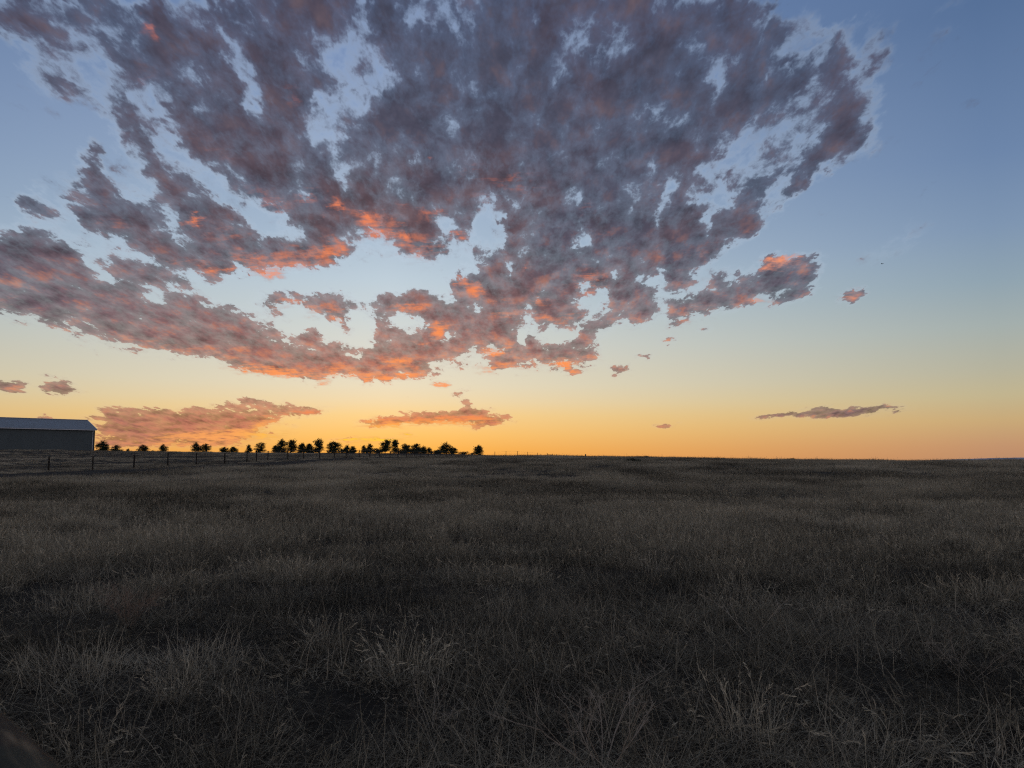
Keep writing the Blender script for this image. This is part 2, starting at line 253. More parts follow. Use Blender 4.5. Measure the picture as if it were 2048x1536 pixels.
class Nodes:
    """Short hand for building a node tree."""
    def __init__(self, nt):
        self.nt = nt

    def put(self, sock, v):
        if hasattr(v, 'is_output'):
            self.nt.links.new(v, sock)
        elif v is not None:
            sock.default_value = v

    def node(self, kind, **kw):
        n = self.nt.nodes.new(kind)
        for k, v in kw.items():
            setattr(n, k, v)
        return n

    def math(self, op, a, b=None, c=None, clamp=False):
        n = self.node('ShaderNodeMath', operation=op, use_clamp=clamp)
        for i, v in enumerate((a, b, c)):
            self.put(n.inputs[i], v)
        return n.outputs[0]

    def vec(self, op, a, b=None, out=0):
        n = self.node('ShaderNodeVectorMath', operation=op)
        self.put(n.inputs[0], a)
        if b is not None:
            self.put(n.inputs[3 if op == 'SCALE' else 1], b)
        return n.outputs['Value'] if op in ('DOT_PRODUCT', 'LENGTH', 'DISTANCE') else n.outputs[0]

    def xyz(self, x=0.0, y=0.0, z=0.0):
        n = self.node('ShaderNodeCombineXYZ')
        for i, v in enumerate((x, y, z)):
            self.put(n.inputs[i], v)
        return n.outputs[0]

    def sep(self, v):
        n = self.node('ShaderNodeSeparateXYZ')
        self.put(n.inputs[0], v)
        return n.outputs

    def step(self, v, lo, hi, a=0.0, b=1.0, smooth=True):
        n = self.node('ShaderNodeMapRange', interpolation_type='SMOOTHSTEP' if smooth else 'LINEAR')
        n.clamp = True
        for i, s in enumerate((v, lo, hi, a, b)):
            self.put(n.inputs[i], s)
        return n.outputs[0]

    def noise(self, vec, scale, detail=4.0, rough=0.5, dist=0.0, dims='3D', lac=2.0):
        n = self.node('ShaderNodeTexNoise', noise_dimensions=dims)
        self.put(n.inputs['Vector'], vec)
        for k, v in (('Scale', scale), ('Detail', detail), ('Roughness', rough), ('Distortion', dist), ('Lacunarity', lac)):
            self.put(n.inputs[k], v)
        return n.outputs['Fac'] if 'Fac' in n.outputs else n.outputs[0], n.outputs['Color']

    def ramp(self, v, stops, interp='LINEAR'):
        n = self.node('ShaderNodeValToRGB')
        r = n.color_ramp
        r.interpolation = interp
        while len(r.elements) < len(stops):
            r.elements.new(1.0)
        for e, (p, c) in zip(r.elements, stops):
            e.position = p
            e.color = c
        self.put(n.inputs[0], v)
        return n.outputs[0]

    def mix(self, f, a, b, mode='MIX'):
        n = self.node('ShaderNodeMix', data_type='RGBA', blend_type=mode)
        self.put(n.inputs[0], f)
        self.put(n.inputs[6], a)
        self.put(n.inputs[7], b)
        return n.outputs[2]


def build_sky():
    N = Nodes(NT)
    d = N.node('ShaderNodeTexCoord').outputs['Generated']
    d = N.vec('NORMALIZE', d)
    X, Y, Z = N.sep(d)
    zc = N.math('MAXIMUM', Z, 0.0)
    az = N.math('MULTIPLY', N.math('ARCTAN2', X, Y), 180 / math.pi)
    el = N.math('MULTIPLY', N.math('ARCSINE', Z), 180 / math.pi)

    # clear sky: elevation ramps at the sunset, well aside of it and opposite to it
    def el_ramp(rows):
        return N.ramp(N.math('DIVIDE', el, 90.0, clamp=True), [(e / 90.0, lin(c)) for e, c in rows])
    near = el_ramp([(0, (255, 172, 68)), (.7, (255, 183, 80)), (1.7, (255, 197, 106)), (3.2, (250, 211, 142)), (4.3, (241, 218, 174)),
                    (5.4, (233, 221, 192)), (8, (218, 217, 205)), (10.2, (205, 213, 212)), (13.1, (190, 206, 217)),
                    (16.3, (170, 189, 208)), (22.3, (147, 167, 197)), (27.2, (128, 150, 187)), (32, (110, 134, 176)), (60, (100, 128, 172)), (90, (92, 118, 164))])
    side = el_ramp([(0, (188, 140, 105)), (.8, (194, 147, 110)), (2.4, (200, 169, 121)), (4, (193, 180, 143)), (5.6, (181, 178, 157)),
                    (8.4, (163, 174, 172)), (11.2, (143, 163, 176)), (14.6, (126, 149, 177)), (19.1, (108, 133, 169)), (27.6, (86, 112, 151)),
                    (45, (84, 112, 158)), (90, (92, 118, 164))])
    back = el_ramp([(0, (140, 130, 136)), (6, (178, 162, 166)), (14, (180, 175, 186)), (30, (150, 160, 182)), (60, (112, 134, 170)), (90, (96, 122, 162))])
    off = N.math('ABSOLUTE', N.math('SUBTRACT', az, SUN_AZ))
    off = N.math('MINIMUM', off, N.math('SUBTRACT', 360.0, off))
    t1 = N.math('POWER', N.math('DIVIDE', off, 42.0, clamp=True), 1.12)
    t2 = N.step(off, 42.0, 150.0)
    clear = N.mix(t2, N.mix(t1, near, side), back)

    # flat cloud deck seen in perspective; the streets run along the view
    k = N.math('ADD', zc, 0.22)
    q = N.xyz(N.math('DIVIDE', X, k), N.math('MULTIPLY', N.math('DIVIDE', Y, k), 0.52), 0.0)
    _, wc = N.noise(q, 5.4, 3.0, 0.55, dims='2D')
    wv = N.vec('SUBTRACT', wc, (0.5, 0.5, 0.5))
    _, wc2 = N.noise(q, 27.0, 3.0, 0.65, dims='2D')
    wv = N.vec('ADD', wv, N.vec('SCALE', N.vec('SUBTRACT', wc2, (0.5, 0.5, 0.5)), 0.55))
    wx, wy, wz = N.sep(wv)
    k2 = N.math('ADD', zc, 0.03)
    azw = N.math('MULTIPLY_ADD', wx, N.math('MULTIPLY', k, 6.4), az)
    elw = N.math('MULTIPLY_ADD', wy, N.math('MULTIPLY', k2, 8.0), el)

    soft = N.step(el, 8.0, 26.0, 0.0, 1.0)            # ragged and thin overhead, firm near the horizon
    # billows, and the same billows a step nearer to the sunset for their relief
    fb, _ = N.noise(q, 13.0, 10.0, N.math('MULTIPLY_ADD', soft, -0.03, 0.69), 0.12, dims='2D')
    fl1, _ = N.noise(q, 10.5, 4.0, 0.60, dims='2D')
    fl2, _ = N.noise(N.vec('ADD', q, (-0.005, 0.026, 0.0)), 10.5, 4.0, 0.60, dims='2D')
    vo = N.node('ShaderNodeTexVoronoi', voronoi_dimensions='2D', feature='F1')
    N.put(vo.inputs['Vector'], N.vec('ADD', q, N.vec('SCALE', wv, 0.08)))
    vo.inputs['Scale'].default_value = 17.0
    vo.inputs['Detail'].default_value = 2.0
    vo.inputs['Roughness'].default_value = 0.55
    vo.inputs['Lacunarity'].default_value = 2.3
    puff = N.math('SUBTRACT', 0.42, vo.outputs['Distance'])
    billow = N.math('MULTIPLY_ADD', puff, 0.22, N.math('SUBTRACT', N.math('ADD', N.math('MULTIPLY', fb, 0.72), N.math('MULTIPLY', fl1, 0.35)), 0.535))
    relief = N.math('SUBTRACT', fl1, fl2)              # positive: facing the sunset
    amp = N.math('MULTIPLY_ADD', soft, 0.45, 1.62)
    lift = N.math('MULTIPLY', soft, 0.07)
    veil_lo = N.math('MULTIPLY_ADD', soft, -0.14, 0.24)
    veil_d = N.math('MULTIPLY_ADD', soft, 0.42, 0.16)
    lo = N.math('MULTIPLY_ADD', soft, -0.22, 0.44)
    hi = N.math('MULTIPLY_ADD', soft, 0.14, 0.56)

    # cloud body: mauve near the horizon, slate overhead, warm and cool patches
    body_near = el_ramp([(0, (228, 140, 92)), (2.6, (212, 124, 92)), (4, (198, 124, 102)), (6, (180, 114, 99)), (8, (164, 108, 98)), (11, (138, 101, 99)),
                         (15, (108, 85, 90)), (20, (90, 76, 86)), (26, (82, 73, 86)), (34, (76, 71, 87)), (90, (96, 96, 114))])
    body_side = el_ramp([(0, (150, 112, 108)), (3, (136, 108, 106)), (6, (116, 100, 108)), (10, (108, 98, 112)), (16, (88, 80, 94)), (26, (80, 75, 91)), (34, (75, 74, 92)), (90, (96, 96, 114))])
    body = N.mix(N.math('POWER', N.math('DIVIDE', off, 30.0, clamp=True), 1.2), body_near, body_side)
    body = N.mix(t2, body, lin((130, 116, 120)))
    hue, _ = N.noise(N.vec('ADD', q, (7.3, 2.1, 0.0)), 3.4, 4.0, 0.55, dims='2D')
    cool = N.math('MULTIPLY', N.step(hue, 0.42, 0.62), N.step(el, 7.0, 20.0, 0.05, 0.65))
    body = N.mix(cool, body, lin((72, 78, 98)))
    rl = N.math('MULTIPLY', N.math('ADD', N.math('MULTIPLY', relief, 4.2), N.math('MULTIPLY_ADD', puff, 0.6, -0.06)), N.math('MULTIPLY_ADD', soft, -0.4, 1.0))
    warm = N.mix(N.step(el, 5.0, 20.0), lin((205, 130, 100)), lin((110, 94, 102)))
    body = N.mix(N.math('MULTIPLY', rl, 1.0, clamp=True), body, warm)
    body = N.mix(N.math('MULTIPLY', rl, -1.0, clamp=True), body, N.mix(1.0, body, (0.46, 0.47, 0.50, 1), 'MULTIPLY'))

    # last sun on the undersides
    edge_col = el_ramp([(0, (255, 205, 70)), (1.9, (255, 203, 62)), (2.4, (255, 172, 80)), (3.0, (242, 138, 84)), (5, (250, 152, 92)), (7, (252, 150, 88)),
                        (12, (246, 140, 88)), (18, (236, 132, 92)), (28, (220, 122, 92)), (90, (180, 110, 95))])
    edge_col = N.mix(N.math('MULTIPLY', N.step(off, 6.0, 11.0), N.step(el, 3.2, 2.2, 0.0, 0.85)), edge_col, lin((246, 156, 98)))
    edge_col = N.mix(N.step(off, 14.0, 30.0, 0.0, 0.55), edge_col, lin((232, 160, 132)))
    sn, _ = N.noise(N.vec('ADD', N.vec('MULTIPLY', q, (1.0, 4.5, 1.0)), (4.0, 1.0, 0.0)), 11.5, 7.0, 0.66, 0.3, dims='2D')
    streak = N.math('ADD', N.math('MULTIPLY', N.math('SUBTRACT', sn, 0.5), 2.1), N.math('MULTIPLY', relief, 1.4))
    veil_k = N.math('MULTIPLY', N.step(el, 6.0, 16.0, 0.04, 0.26), N.math('SUBTRACT', 1.0, t2))

    # atmosphere
    ns = N.node('ShaderNodeTexSky', sky_type='NISHITA')
    ns.sun_disc = False
    ns.sun_elevation = R(SUN_EL)
    ns.sun_rotation = R(SUN_AZ)
    ns.dust_density = 1.5
    air = N.mix(1.0, ns.outputs[0], (0.003, 0.003, 0.003, 1), 'MULTIPLY')

    def shade(C, L):
        s = N.math('ADD', N.math('MULTIPLY_ADD', billow, amp, C), lift)
        dens = N.math('MAXIMUM', N.step(s, lo, hi), N.math('MULTIPLY', N.step(s, veil_lo, hi), veil_d))
        thin = N.step(s, 0.45, 1.2, 0.30, 0.0)
        b = N.mix(thin, body, clear)
        if L is not None:
            g = N.math('ADD', streak, L)
            g = N.math('MULTIPLY', N.step(g, 0.10, 1.15), N.math('MULTIPLY', L, 1.35, clamp=True))
            b = N.mix(g, b, edge_col)
            dens = N.math('MAXIMUM', dens, N.math('MULTIPLY', g, 0.85))
        v = N.math('MULTIPLY', N.math('MULTIPLY', N.step(C, 0.12, 0.5), N.step(s, -0.1, 0.5)), veil_k)
        c = N.mix(v, clear, lin((200, 215, 232)))
        col = N.mix(1.0, N.mix(dens, c, b), air, 'ADD')
        bg = N.node('ShaderNodeBackground')
        N.put(bg.inputs['Color'], col)
        bg.inputs['Strength'].default_value = 1.0
        return bg.outputs[0]

    # look the chart up: three rows to one curves node, one band of rows at a time
    cov, lit = chart_rows()
    rowv = N.math('MULTIPLY', N.math('POWER', N.math('DIVIDE', N.math('MAXIMUM', elw, 0.0), CHART_TOP, clamp=True), CHART_POW), float(CHART_ROWS - 1))
    colu = N.math('MULTIPLY_ADD', azw, 0.5 / CHART_HALF, 0.5, clamp=True)
    rv, cu = N.xyz(rowv, rowv, rowv), N.xyz(colu, colu, colu)

    def curves(tab, i):
        n = N.node('ShaderNodeRGBCurve')
        mp = n.mapping
        for ch in range(3):
            cm = mp.curves[ch]
            row = tab[min(i + ch, CHART_ROWS - 1)]
            xs = np.linspace(0, 1, len(row))
            cm.points[0].location = (0.0, float(row[0]))
            cm.points[1].location = (1.0, float(row[-1]))
            for x, y in zip(xs[1:-1], row[1:-1]):
                cm.points.new(float(x), float(y))
            for p in cm.points:
                p.handle_type = 'VECTOR'
        mp.update()
        N.put(n.inputs['Color'], cu)
        return n.outputs[0]

    # beyond the chart (overhead, to the sides and behind) the same broken deck goes on
    gen = N.step(el, 4.0, 30.0, 0.2, 0.62)
    out = N.math('MAXIMUM', N.step(el, 31.0, 36.0), N.step(N.math('ABSOLUTE', az), 37.0, 48.0))
    keep = N.math('SUBTRACT', 1.0, out)
    rest = N.math('MULTIPLY', out, gen)

    def band(r0, r1):
        C = L = None
        for i in range(r0, r1 + 1, 3):
            w = N.vec('ABSOLUTE', N.vec('SUBTRACT', rv, (i, i + 1, i + 2)))
            w = N.vec('MAXIMUM', N.vec('SUBTRACT', (1, 1, 1), w), (0, 0, 0))
            c1 = N.vec('DOT_PRODUCT', w, curves(cov, i))
            l1 = N.vec('DOT_PRODUCT', w, curves(lit, i))
            C = c1 if C is None else N.math('ADD', C, c1)
            L = l1 if L is None else N.math('ADD', L, l1)
        return shade(N.math('MULTIPLY_ADD', C, keep, rest), N.math('MULTIPLY', L, keep))

    def pick(f, a, b):
        n = N.node('ShaderNodeMixShader')
        N.put(n.inputs[0], f)
        N.put(n.inputs[1], a)
        N.put(n.inputs[2], b)
        return n.outputs[0]
    sh = None
    for r0 in range(CHART_ROWS - 12, -1, -12):
        b = band(r0, r0 + 12)
        sh = b if sh is None else pick(N.math('LESS_THAN', rowv, r0 + 12.0), sh, b)
    sh = pick(N.math('GREATER_THAN', out, 0.999), sh, shade(gen, None))
    below = N.node('ShaderNodeBackground')
    below.inputs['Color'].default_value = lin((60, 56, 54))
    sh = pick(N.math('LESS_THAN', Z, -0.004), sh, below.outputs[0])
    o = N.node('ShaderNodeOutputWorld')
    NT.links.new(sh, o.inputs[0])


build_sky()
world.cycles.sampling_method = 'MANUAL'
world.cycles.sample_map_resolution = 512

# ------------------------------------------------------------------ helpers
def tag(o, label=None, cat=None, group=None, kind=None):
    for k, v in (('label', label), ('category', cat), ('group', group), ('kind', kind)):
        if v:
            o[k] = v
    return o


def empty(name, loc, rz=0.0):
    o = bpy.data.objects.new(name, None)
    o.empty_display_size = 0.2
    COL.objects.link(o)
    o.location = loc
    o.rotation_euler = (0, 0, rz)
    return o


class MB:
    """Collects faces for one mesh."""
    def __init__(self):
        self.v, self.f, self.t = [], [], []

    def quad(self, *p):
        n = len(self.v)
        self.v += [tuple(a) for a in p]
        self.f.append(tuple(range(n, n + len(p))))

    def box(self, c, s, m=None):
        x, y, z = (a / 2 for a in s)
        P = [Vector((i * x, j * y, k * z)) for i in (-1, 1) for j in (-1, 1) for k in (-1, 1)]
        c = Vector(c)
        P = [(m @ p if m else p) + c for p in P]
        n = len(self.v)
        self.v += [tuple(p) for p in P]
        for f in ((0, 1, 3, 2), (4, 6, 7, 5), (0, 4, 5, 1), (2, 3, 7, 6), (0, 2, 6, 4), (1, 5, 7, 3)):
            self.f.append(tuple(n + i for i in f))

    def tube(self, pts, rads, sides=8, cap=True, jit=0.0, rng=None):
        pts = [Vector(p) for p in pts]
        n0 = len(self.v)
        side = Vector((1, 0, 0))
        for i, p in enumerate(pts):
            d = (pts[min(i + 1, len(pts) - 1)] - pts[max(i - 1, 0)]).normalized()
            a = d.cross(side)
            if a.length < 0.1:
                a = d.cross(Vector((0, 1, 0)))
            a.normalize()
            b = d.cross(a)
            for k in range(sides):
                t = 2 * math.pi * k / sides
                r = rads[i] * (1 + (rng.uniform(-jit, jit) if rng else 0))
                self.v.append(tuple(p + (a * math.cos(t) + b * math.sin(t)) * r))
        for i in range(len(pts) - 1):
            for k in range(sides):
                k2 = (k + 1) % sides
                self.f.append((n0 + i * sides + k, n0 + i * sides + k2, n0 + (i + 1) * sides + k2, n0 + (i + 1) * sides + k))
        if cap:
            self.f.append(tuple(n0 + k for k in range(sides))[::-1])
            self.f.append(tuple(n0 + (len(pts) - 1) * sides + k for k in range(sides)))

    def mesh(self, name, mat, smooth=False):
        me = bpy.data.meshes.new(name)
        me.from_pydata(self.v, [], self.f)
        if mat:
            me.materials.append(mat)
        if smooth:
            me.polygons.foreach_set('use_smooth', [True] * len(me.polygons))
        me.update()
        return me

    def build(self, name, mat, parent=None, smooth=False):
        o = bpy.data.objects.new(name, self.mesh(name, mat, smooth))
        COL.objects.link(o)
        o.parent = parent
        return o


def material(name):
    m = bpy.data.materials.new(name)
    m.use_nodes = True
    nt = m.node_tree
    nt.nodes.clear()
    N = Nodes(nt)
    out = N.node('ShaderNodeOutputMaterial')
    return m, N, out


def principled(N, out, color, rough=0.9, spec=0.2, metal=0.0, bump=None, bump_d=0.02, bump_s=0.6):
    p = N.node('ShaderNodeBsdfPrincipled')
    N.put(p.inputs['Base Color'], color)
    N.put(p.inputs['Roughness'], rough)
    N.put(p.inputs['Specular IOR Level'], spec)
    N.put(p.inputs['Metallic'], metal)
    if bump is not None:
        b = N.node('ShaderNodeBump')
        b.inputs['Strength'].default_value = bump_s
        b.inputs['Distance'].default_value = bump_d
        N.put(b.inputs['Height'], bump)
        N.put(p.inputs['Normal'], b.outputs[0])
    N.nt.links.new(p.outputs[0], out.inputs['Surface'])
    return p


def geo_pos(N):
    return N.node('ShaderNodeNewGeometry').outputs['Position']


def simple_mat(name, a, b, scale=4.0, rough=0.9, spec=0.2, detail=5.0, stretch=(1, 1, 1), bump=0.01, obj=True):
    m, N, out = material(name)
    v = N.node('ShaderNodeTexCoord').outputs['Object'] if obj else geo_pos(N)
    v = N.vec('MULTIPLY', v, stretch)
    f, _ = N.noise(v, scale, detail, 0.6)
    c = N.ramp(f, [(0.3, (*a, 1)), (0.7, (*b, 1))])
    principled(N, out, c, rough, spec, bump=f, bump_d=bump)
    return m


# ------------------------------------------------------------------ the lie of the land
# columns: azimuth from the view direction; rows: ground height at a distance (metres)
LAND_R = [0, 12, 25, 45, 70, 95, 120, 170, 200, 260, 340, 400, 460, 560, 900, 2000, 5000, 14000]
LAND = {
    -180: [0, 0, 0, 0, .2, .3, .4, .6, .8, 1.0, 1.2, 1.5, 1.5, 1.0, -6, -20, -45, -60],
    -75: [0, 0, 0, .1, .4, .8, 1.3, 2.6, 3.3, 3.8, 4.2, 4.4, 4.5, 4.0, -6, -20, -45, -60],
    -34: [0, 0, 0, 0, .22, .75, 1.4, 2.95, 3.5, 3.65, 3.9, 4.1, 4.3, 3.5, -6, -20, -45, -60],
    -28: [0, 0, 0, 0, .3, .8, 1.4, 2.75, 3.3, 3.55, 3.9, 4.2, 4.4, 3.5, -6, -20, -45, -60],
    -22: [0, 0, 0, 0, .38, .8, 1.35, 2.4, 2.9, 3.4, 4.0, 4.3, 4.5, 3.5, -6, -20, -45, -60],
    -15: [0, 0, 0, 0, .45, .95, 1.5, 2.25, 2.6, 3.2, 3.9, 4.35, 4.6, 3.5, -6, -20, -45, -60],
    -8: [0, 0, 0, 0, .45, .95, 1.4, 1.72, 1.85, 2.4, 3.5, 4.2, 4.5, 3.5, -6, -20, -45, -60],
    -3: [0, 0, 0, 0, .5, 1.05, 1.5, 1.82, 1.95, 2.3, 3.5, 3.9, 4.2, 3.0, -6, -20, -45, -60],
    -1: [0, 0, 0, 0, .5, 1.1, 1.6, 1.9, 2.0, 2.2, 2.7, 3.0, 3.0, 2.0, -6, -20, -45, -60],
    5: [0, 0, 0, 0, .5, 1.1, 1.55, 1.83, 1.8, 1.5, 1.0, .5, 0, -1, -8, -20, -45, -60],
    10: [0, 0, 0, 0, .5, 1.05, 1.45, 1.6, 1.45, .8, -.5, -1, -2, -3, -8, -20, -45, -60],
    17: [0, 0, 0, 0, .45, .9, 1.15, 1.1, .9, 0, -1.5, -2.5, -3, -4, -10, -20, -45, -60],
    27: [0, 0, 0, 0, .4, .8, 1.0, .85, .6, -.4, -2, -3, -4, -5, -10, -22, -45, -60],
    36: [0, 0, 0, 0, .4, .75, .95, .8, .5, -.5, -2, -3, -4, -5, -10, -22, -45, -60],
    75: [0, 0, 0, 0, .3, .5, .6, .6, .5, 0, -1, -2, -3, -4, -10, -20, -45, -60],
    180: [0, 0, 0, 0, .2, .3, .4, .6, .8, 1.0, 1.2, 1.5, 1.5, 1.0, -6, -20, -45, -60],
}
_LA = np.arange(-180, 181, 1.5)
_LR = np.linspace(0, math.log1p(14000 / 8.0), 240)


def _land_table():
    rr = 8.0 * np.expm1(_LR)
    keys = sorted(LAND)
    cols = np.array([np.interp(rr, LAND_R, LAND[k]) for k in keys])
    T = np.array([np.interp(_LA, keys, cols[:, j]) for j in range(len(rr))]).T     # az x r
    ker = np.array([.25, .5, .25])
    for _ in range(5):
        P = np.vstack([T[-2:-1], T, T[1:2]])
        T = ker[0] * P[:-2] + ker[1] * P[1:-1] + ker[2] * P[2:]
    for _ in range(10):
        P = np.hstack([T[:, :1], T, T[:, -1:]])
        T = ker[0] * P[:, :-2] + ker[1] * P[:, 1:-1] + ker[2] * P[:, 2:]
    return T


_LT = _land_table()


def _vnoise(x, y, seed):
    """Cheap smooth value noise for numpy arrays."""
    xi, yi = np.floor(x).astype(np.int64), np.floor(y).astype(np.int64)
    fx, fy = x - xi, y - yi
    fx, fy = fx * fx * (3 - 2 * fx), fy * fy * (3 - 2 * fy)

    def h(a, b):
        n = (a * 374761393 + b * 668265263 + seed * 1442695041) & 0xFFFFFFFF
        n = ((n ^ (n >> 13)) * 1274126177) & 0xFFFFFFFF
        return ((n ^ (n >> 16)) & 0xFFFF) / 65535.0
    return (h(xi, yi) * (1 - fx) + h(xi + 1, yi) * fx) * (1 - fy) + (h(xi, yi + 1) * (1 - fx) + h(xi + 1, yi + 1) * fx) * fy


def height(x, y):
    x, y = np.asarray(x, float), np.asarray(y, float)
    r = np.hypot(x, y)
    a = (np.degrees(np.arctan2(x, y)) + 180) / 1.5
    b = np.log1p(r / 8.0) / _LR[1]
    ai = np.clip(np.floor(a).astype(int), 0, len(_LA) - 2)
    bi = np.clip(np.floor(b).astype(int), 0, len(_LR) - 2)
    fa, fb = a - ai, np.clip(b - bi, 0, 1)
    h = (_LT[ai, bi] * (1 - fa) + _LT[ai + 1, bi] * fa) * (1 - fb) + (_LT[ai, bi + 1] * (1 - fa) + _LT[ai + 1, bi + 1] * fa) * fb
    near = np.clip(1.3 - r / 60.0, 0.0, 1.0)
    h = h + near * (0.10 * (_vnoise(x / 1.7, y / 1.7, 3) - .5) + 0.05 * (_vnoise(x / .55, y / .55, 5) - .5))
    h = h + np.clip(r / 60.0, 0, 1) * 0.22 * (_vnoise(x / 9.0, y / 9.0, 8) - .5)
    return h


def gz(x, y):
    return float(height(np.array([x]), np.array([y]))[0])


# fence line and farm track on the left, from the first post outward
FENCE_P = Vector((-39.6, 59.0))
FENCE_D = Vector((math.sin(R(9.8)), math.cos(R(9.8))))
FENCE_N = Vector((FENCE_D.y, -FENCE_D.x))          # towards the camera's side


def build_land():
    az = np.concatenate([np.arange(-180, -44, 4.0), np.arange(-44, 44.01, 0.4), np.arange(48, 180, 4.0)])
    rr = np.concatenate([[0.0], np.geomspace(0.6, 14000, 250)])
    A, Q = np.meshgrid(np.radians(az), rr[1:], indexing='ij')
    X, Y = np.sin(A) * Q, np.cos(A) * Q
    Z = height(X, Y)
    na, nr = X.shape
    V = np.stack([X.ravel(), Y.ravel(), Z.ravel()], 1)
    V = np.vstack([V, [[0, 0, gz(0, 0)]]])
    c = len(V) - 1
    F = []
    for i in range(na):
        j = (i + 1) % na
        F.append((c, j * nr, i * nr))
        for k in range(nr - 1):
            F.append((i * nr + k, j * nr + k, j * nr + k + 1, i * nr + k + 1))
    me = bpy.data.meshes.new('ground')
    me.from_pydata(V.tolist(), [], F)
    me.polygons.foreach_set('use_smooth', [True] * len(me.polygons))
    me.update()
    m, N, out = material('prairie_soil')
    p = geo_pos(N)
    big, _ = N.noise(p, 0.16, 5.0, 0.6)
    fine, _ = N.noise(p, 9.0, 8.0, 0.7)
    mid, _ = N.noise(p, 1.4, 6.0, 0.62)
    c1 = N.ramp(fine, [(0.3, (.014, .012, .010, 1)), (0.55, (.034, .029, .022, 1)), (0.75, (.085, .072, .054, 1))])
    c2 = N.ramp(mid, [(0.35, (.016, .016, .012, 1)), (0.65, (.052, .043, .031, 1))])
    c = N.mix(0.5, c1, c2)
    c = N.mix(N.step(big, 0.35, 0.65, 0.0, 0.5), c, (.050, .040, .028, 1))
    principled(N, out, c, 0.95, 0.08, bump=N.math('ADD', fine, mid), bump_d=0.06, bump_s=0.9)
    me.materials.append(m)
    o = bpy.data.objects.new('ground', me)
    COL.objects.link(o)
    tag(o, kind='structure')


build_land()


def build_track():
    m, N, out = material('packed_earth')
    p = geo_pos(N)
    f, _ = N.noise(N.vec('MULTIPLY', p, (1.0, 0.25, 1.0)), 1.1, 6.0, 0.6)
    g, _ = N.noise(p, 14.0, 6.0, 0.65)
    c = N.mix(N.step(g, 0.4, 0.7, 0.0, 0.5), N.ramp(f, [(0.3, (.022, .020, .017, 1)), (0.7, (.050, .043, .034, 1))]), (.065, .055, .042, 1))
    principled(N, out, c, 0.95, 0.06, bump=g, bump_d=0.05)
    ts = np.arange(-75, 150, 1.5)
    us = np.linspace(3.2, 9.3, 13)
    V, F = [], []
    for t in ts:
        for i, u in enumerate(us):
            wob = 0.5 * (mnoise.noise(Vector((t * 0.12, i * 0.01, 2.0)))) * (1 if i in (0, 12) else 0.6)
            q = FENCE_P + FENCE_D * float(t) + FENCE_N * (float(u) + wob)
            rut = -0.06 if i in (4, 9) else 0.0
            edge = -0.05 if i in (0, 12) else 0.0
            V.append((q.x, q.y, gz(q.x, q.y) + 0.09 + rut + edge))
    n = len(us)
    for i in range(len(ts) - 1):
        for k in range(n - 1):
            F.append((i * n + k, i * n + k + 1, (i + 1) * n + k + 1, (i + 1) * n + k))
    me = bpy.data.meshes.new('farm_track')
    me.from_pydata(V, [], F)
    me.polygons.foreach_set('use_smooth', [True] * len(me.polygons))
    me.materials.append(m)
    me.update()
    o = bpy.data.objects.new('farm_track', me)
    COL.objects.link(o)
    tag(o, kind='structure')


build_track()


def build_hills():
    """Hills far off on the right, air haze painted into their colour."""
    m, N, out = material('hazed_hills')
    p = geo_pos(N)
    f, _ = N.noise(N.vec('MULTIPLY', p, (1, 1, 6)), 0.006, 7.0, 0.6)
    c = N.ramp(f, [(0.35, (.30, .31, .35, 1)), (0.6, (.55, .54, .55, 1))])  # pale blue-grey stands in for the haze of distance
    principled(N, out, c, 1.0, 0.0)
    az = np.arange(22, 62, 0.12)
    prof = np.interp(az, [22, 27, 28.5, 30, 31.5, 33, 35, 40, 48, 62], [-60, -30, -14, -5, 3, 9, 17, 32, 30, 10])
    steps = [(7000, None, 0), (7350, .45, 1), (7700, .8, 2), (8000, 1.0, 3), (8600, .7, 4), (9500, None, 5)]
    V, F = [], []
    for i, a in enumerate(az):
        jag = 3.2 * mnoise.fractal(Vector((a * 0.9, 3.3, 0)), 1.0, 2.0, 5)
        for r, s, k in steps:
            top = prof[i] + jag + 0.6 * mnoise.noise(Vector((a * 6, k, 1.0)))
            z = -70 if s is None else -62 + (top + 62) * s + (4 * mnoise.noise(Vector((a * 2.3, k * 3.0, 7.0))) if 0 < k < 3 else 0)
            V.append((math.sin(R(a)) * r, math.cos(R(a)) * r, z))
    n = len(steps)
    for i in range(len(az) - 1):
        for k in range(n - 1):
            F.append((i * n + k, (i + 1) * n + k, (i + 1) * n + k + 1, i * n + k + 1))
    me = bpy.data.meshes.new('distant_hills')
    me.from_pydata(V, [], F)
    me.materials.append(m)
    me.update()
    o = bpy.data.objects.new('distant_hills', me)
    COL.objects.link(o)
    tag(o, kind='structure')


build_hills()

# ------------------------------------------------------------------ barn
def metal_mat(name, col, axis_scale, rough=0.45, metal=0.0, spec=0.5, depth=0.02):
    """Ribbed sheet: ribs run along the sheet, spacing set by axis_scale (object space x)."""
    m, N, out = material(name)
    v = N.node('ShaderNodeTexCoord').outputs['Object']
    x, y, z = N.sep(v)
    t = N.math('FRACT', N.math('MULTIPLY', x, axis_scale))
    rib = N.math('MULTIPLY', N.step(t, 0.0, 0.12), N.step(t, 0.35, 0.23, 0.0, 1.0))
    f, _ = N.noise(N.vec('MULTIPLY', v, (1, 1, 0.25)), 0.8, 6.0, 0.6)
    c = N.mix(N.step(f, 0.35, 0.7, 0.0, 0.35), (*col, 1), (col[0] * .75, col[1] * .74, col[2] * .72, 1))
    principled(N, out, c, rough, spec, metal, bump=rib, bump_d=depth, bump_s=0.8)
    return m


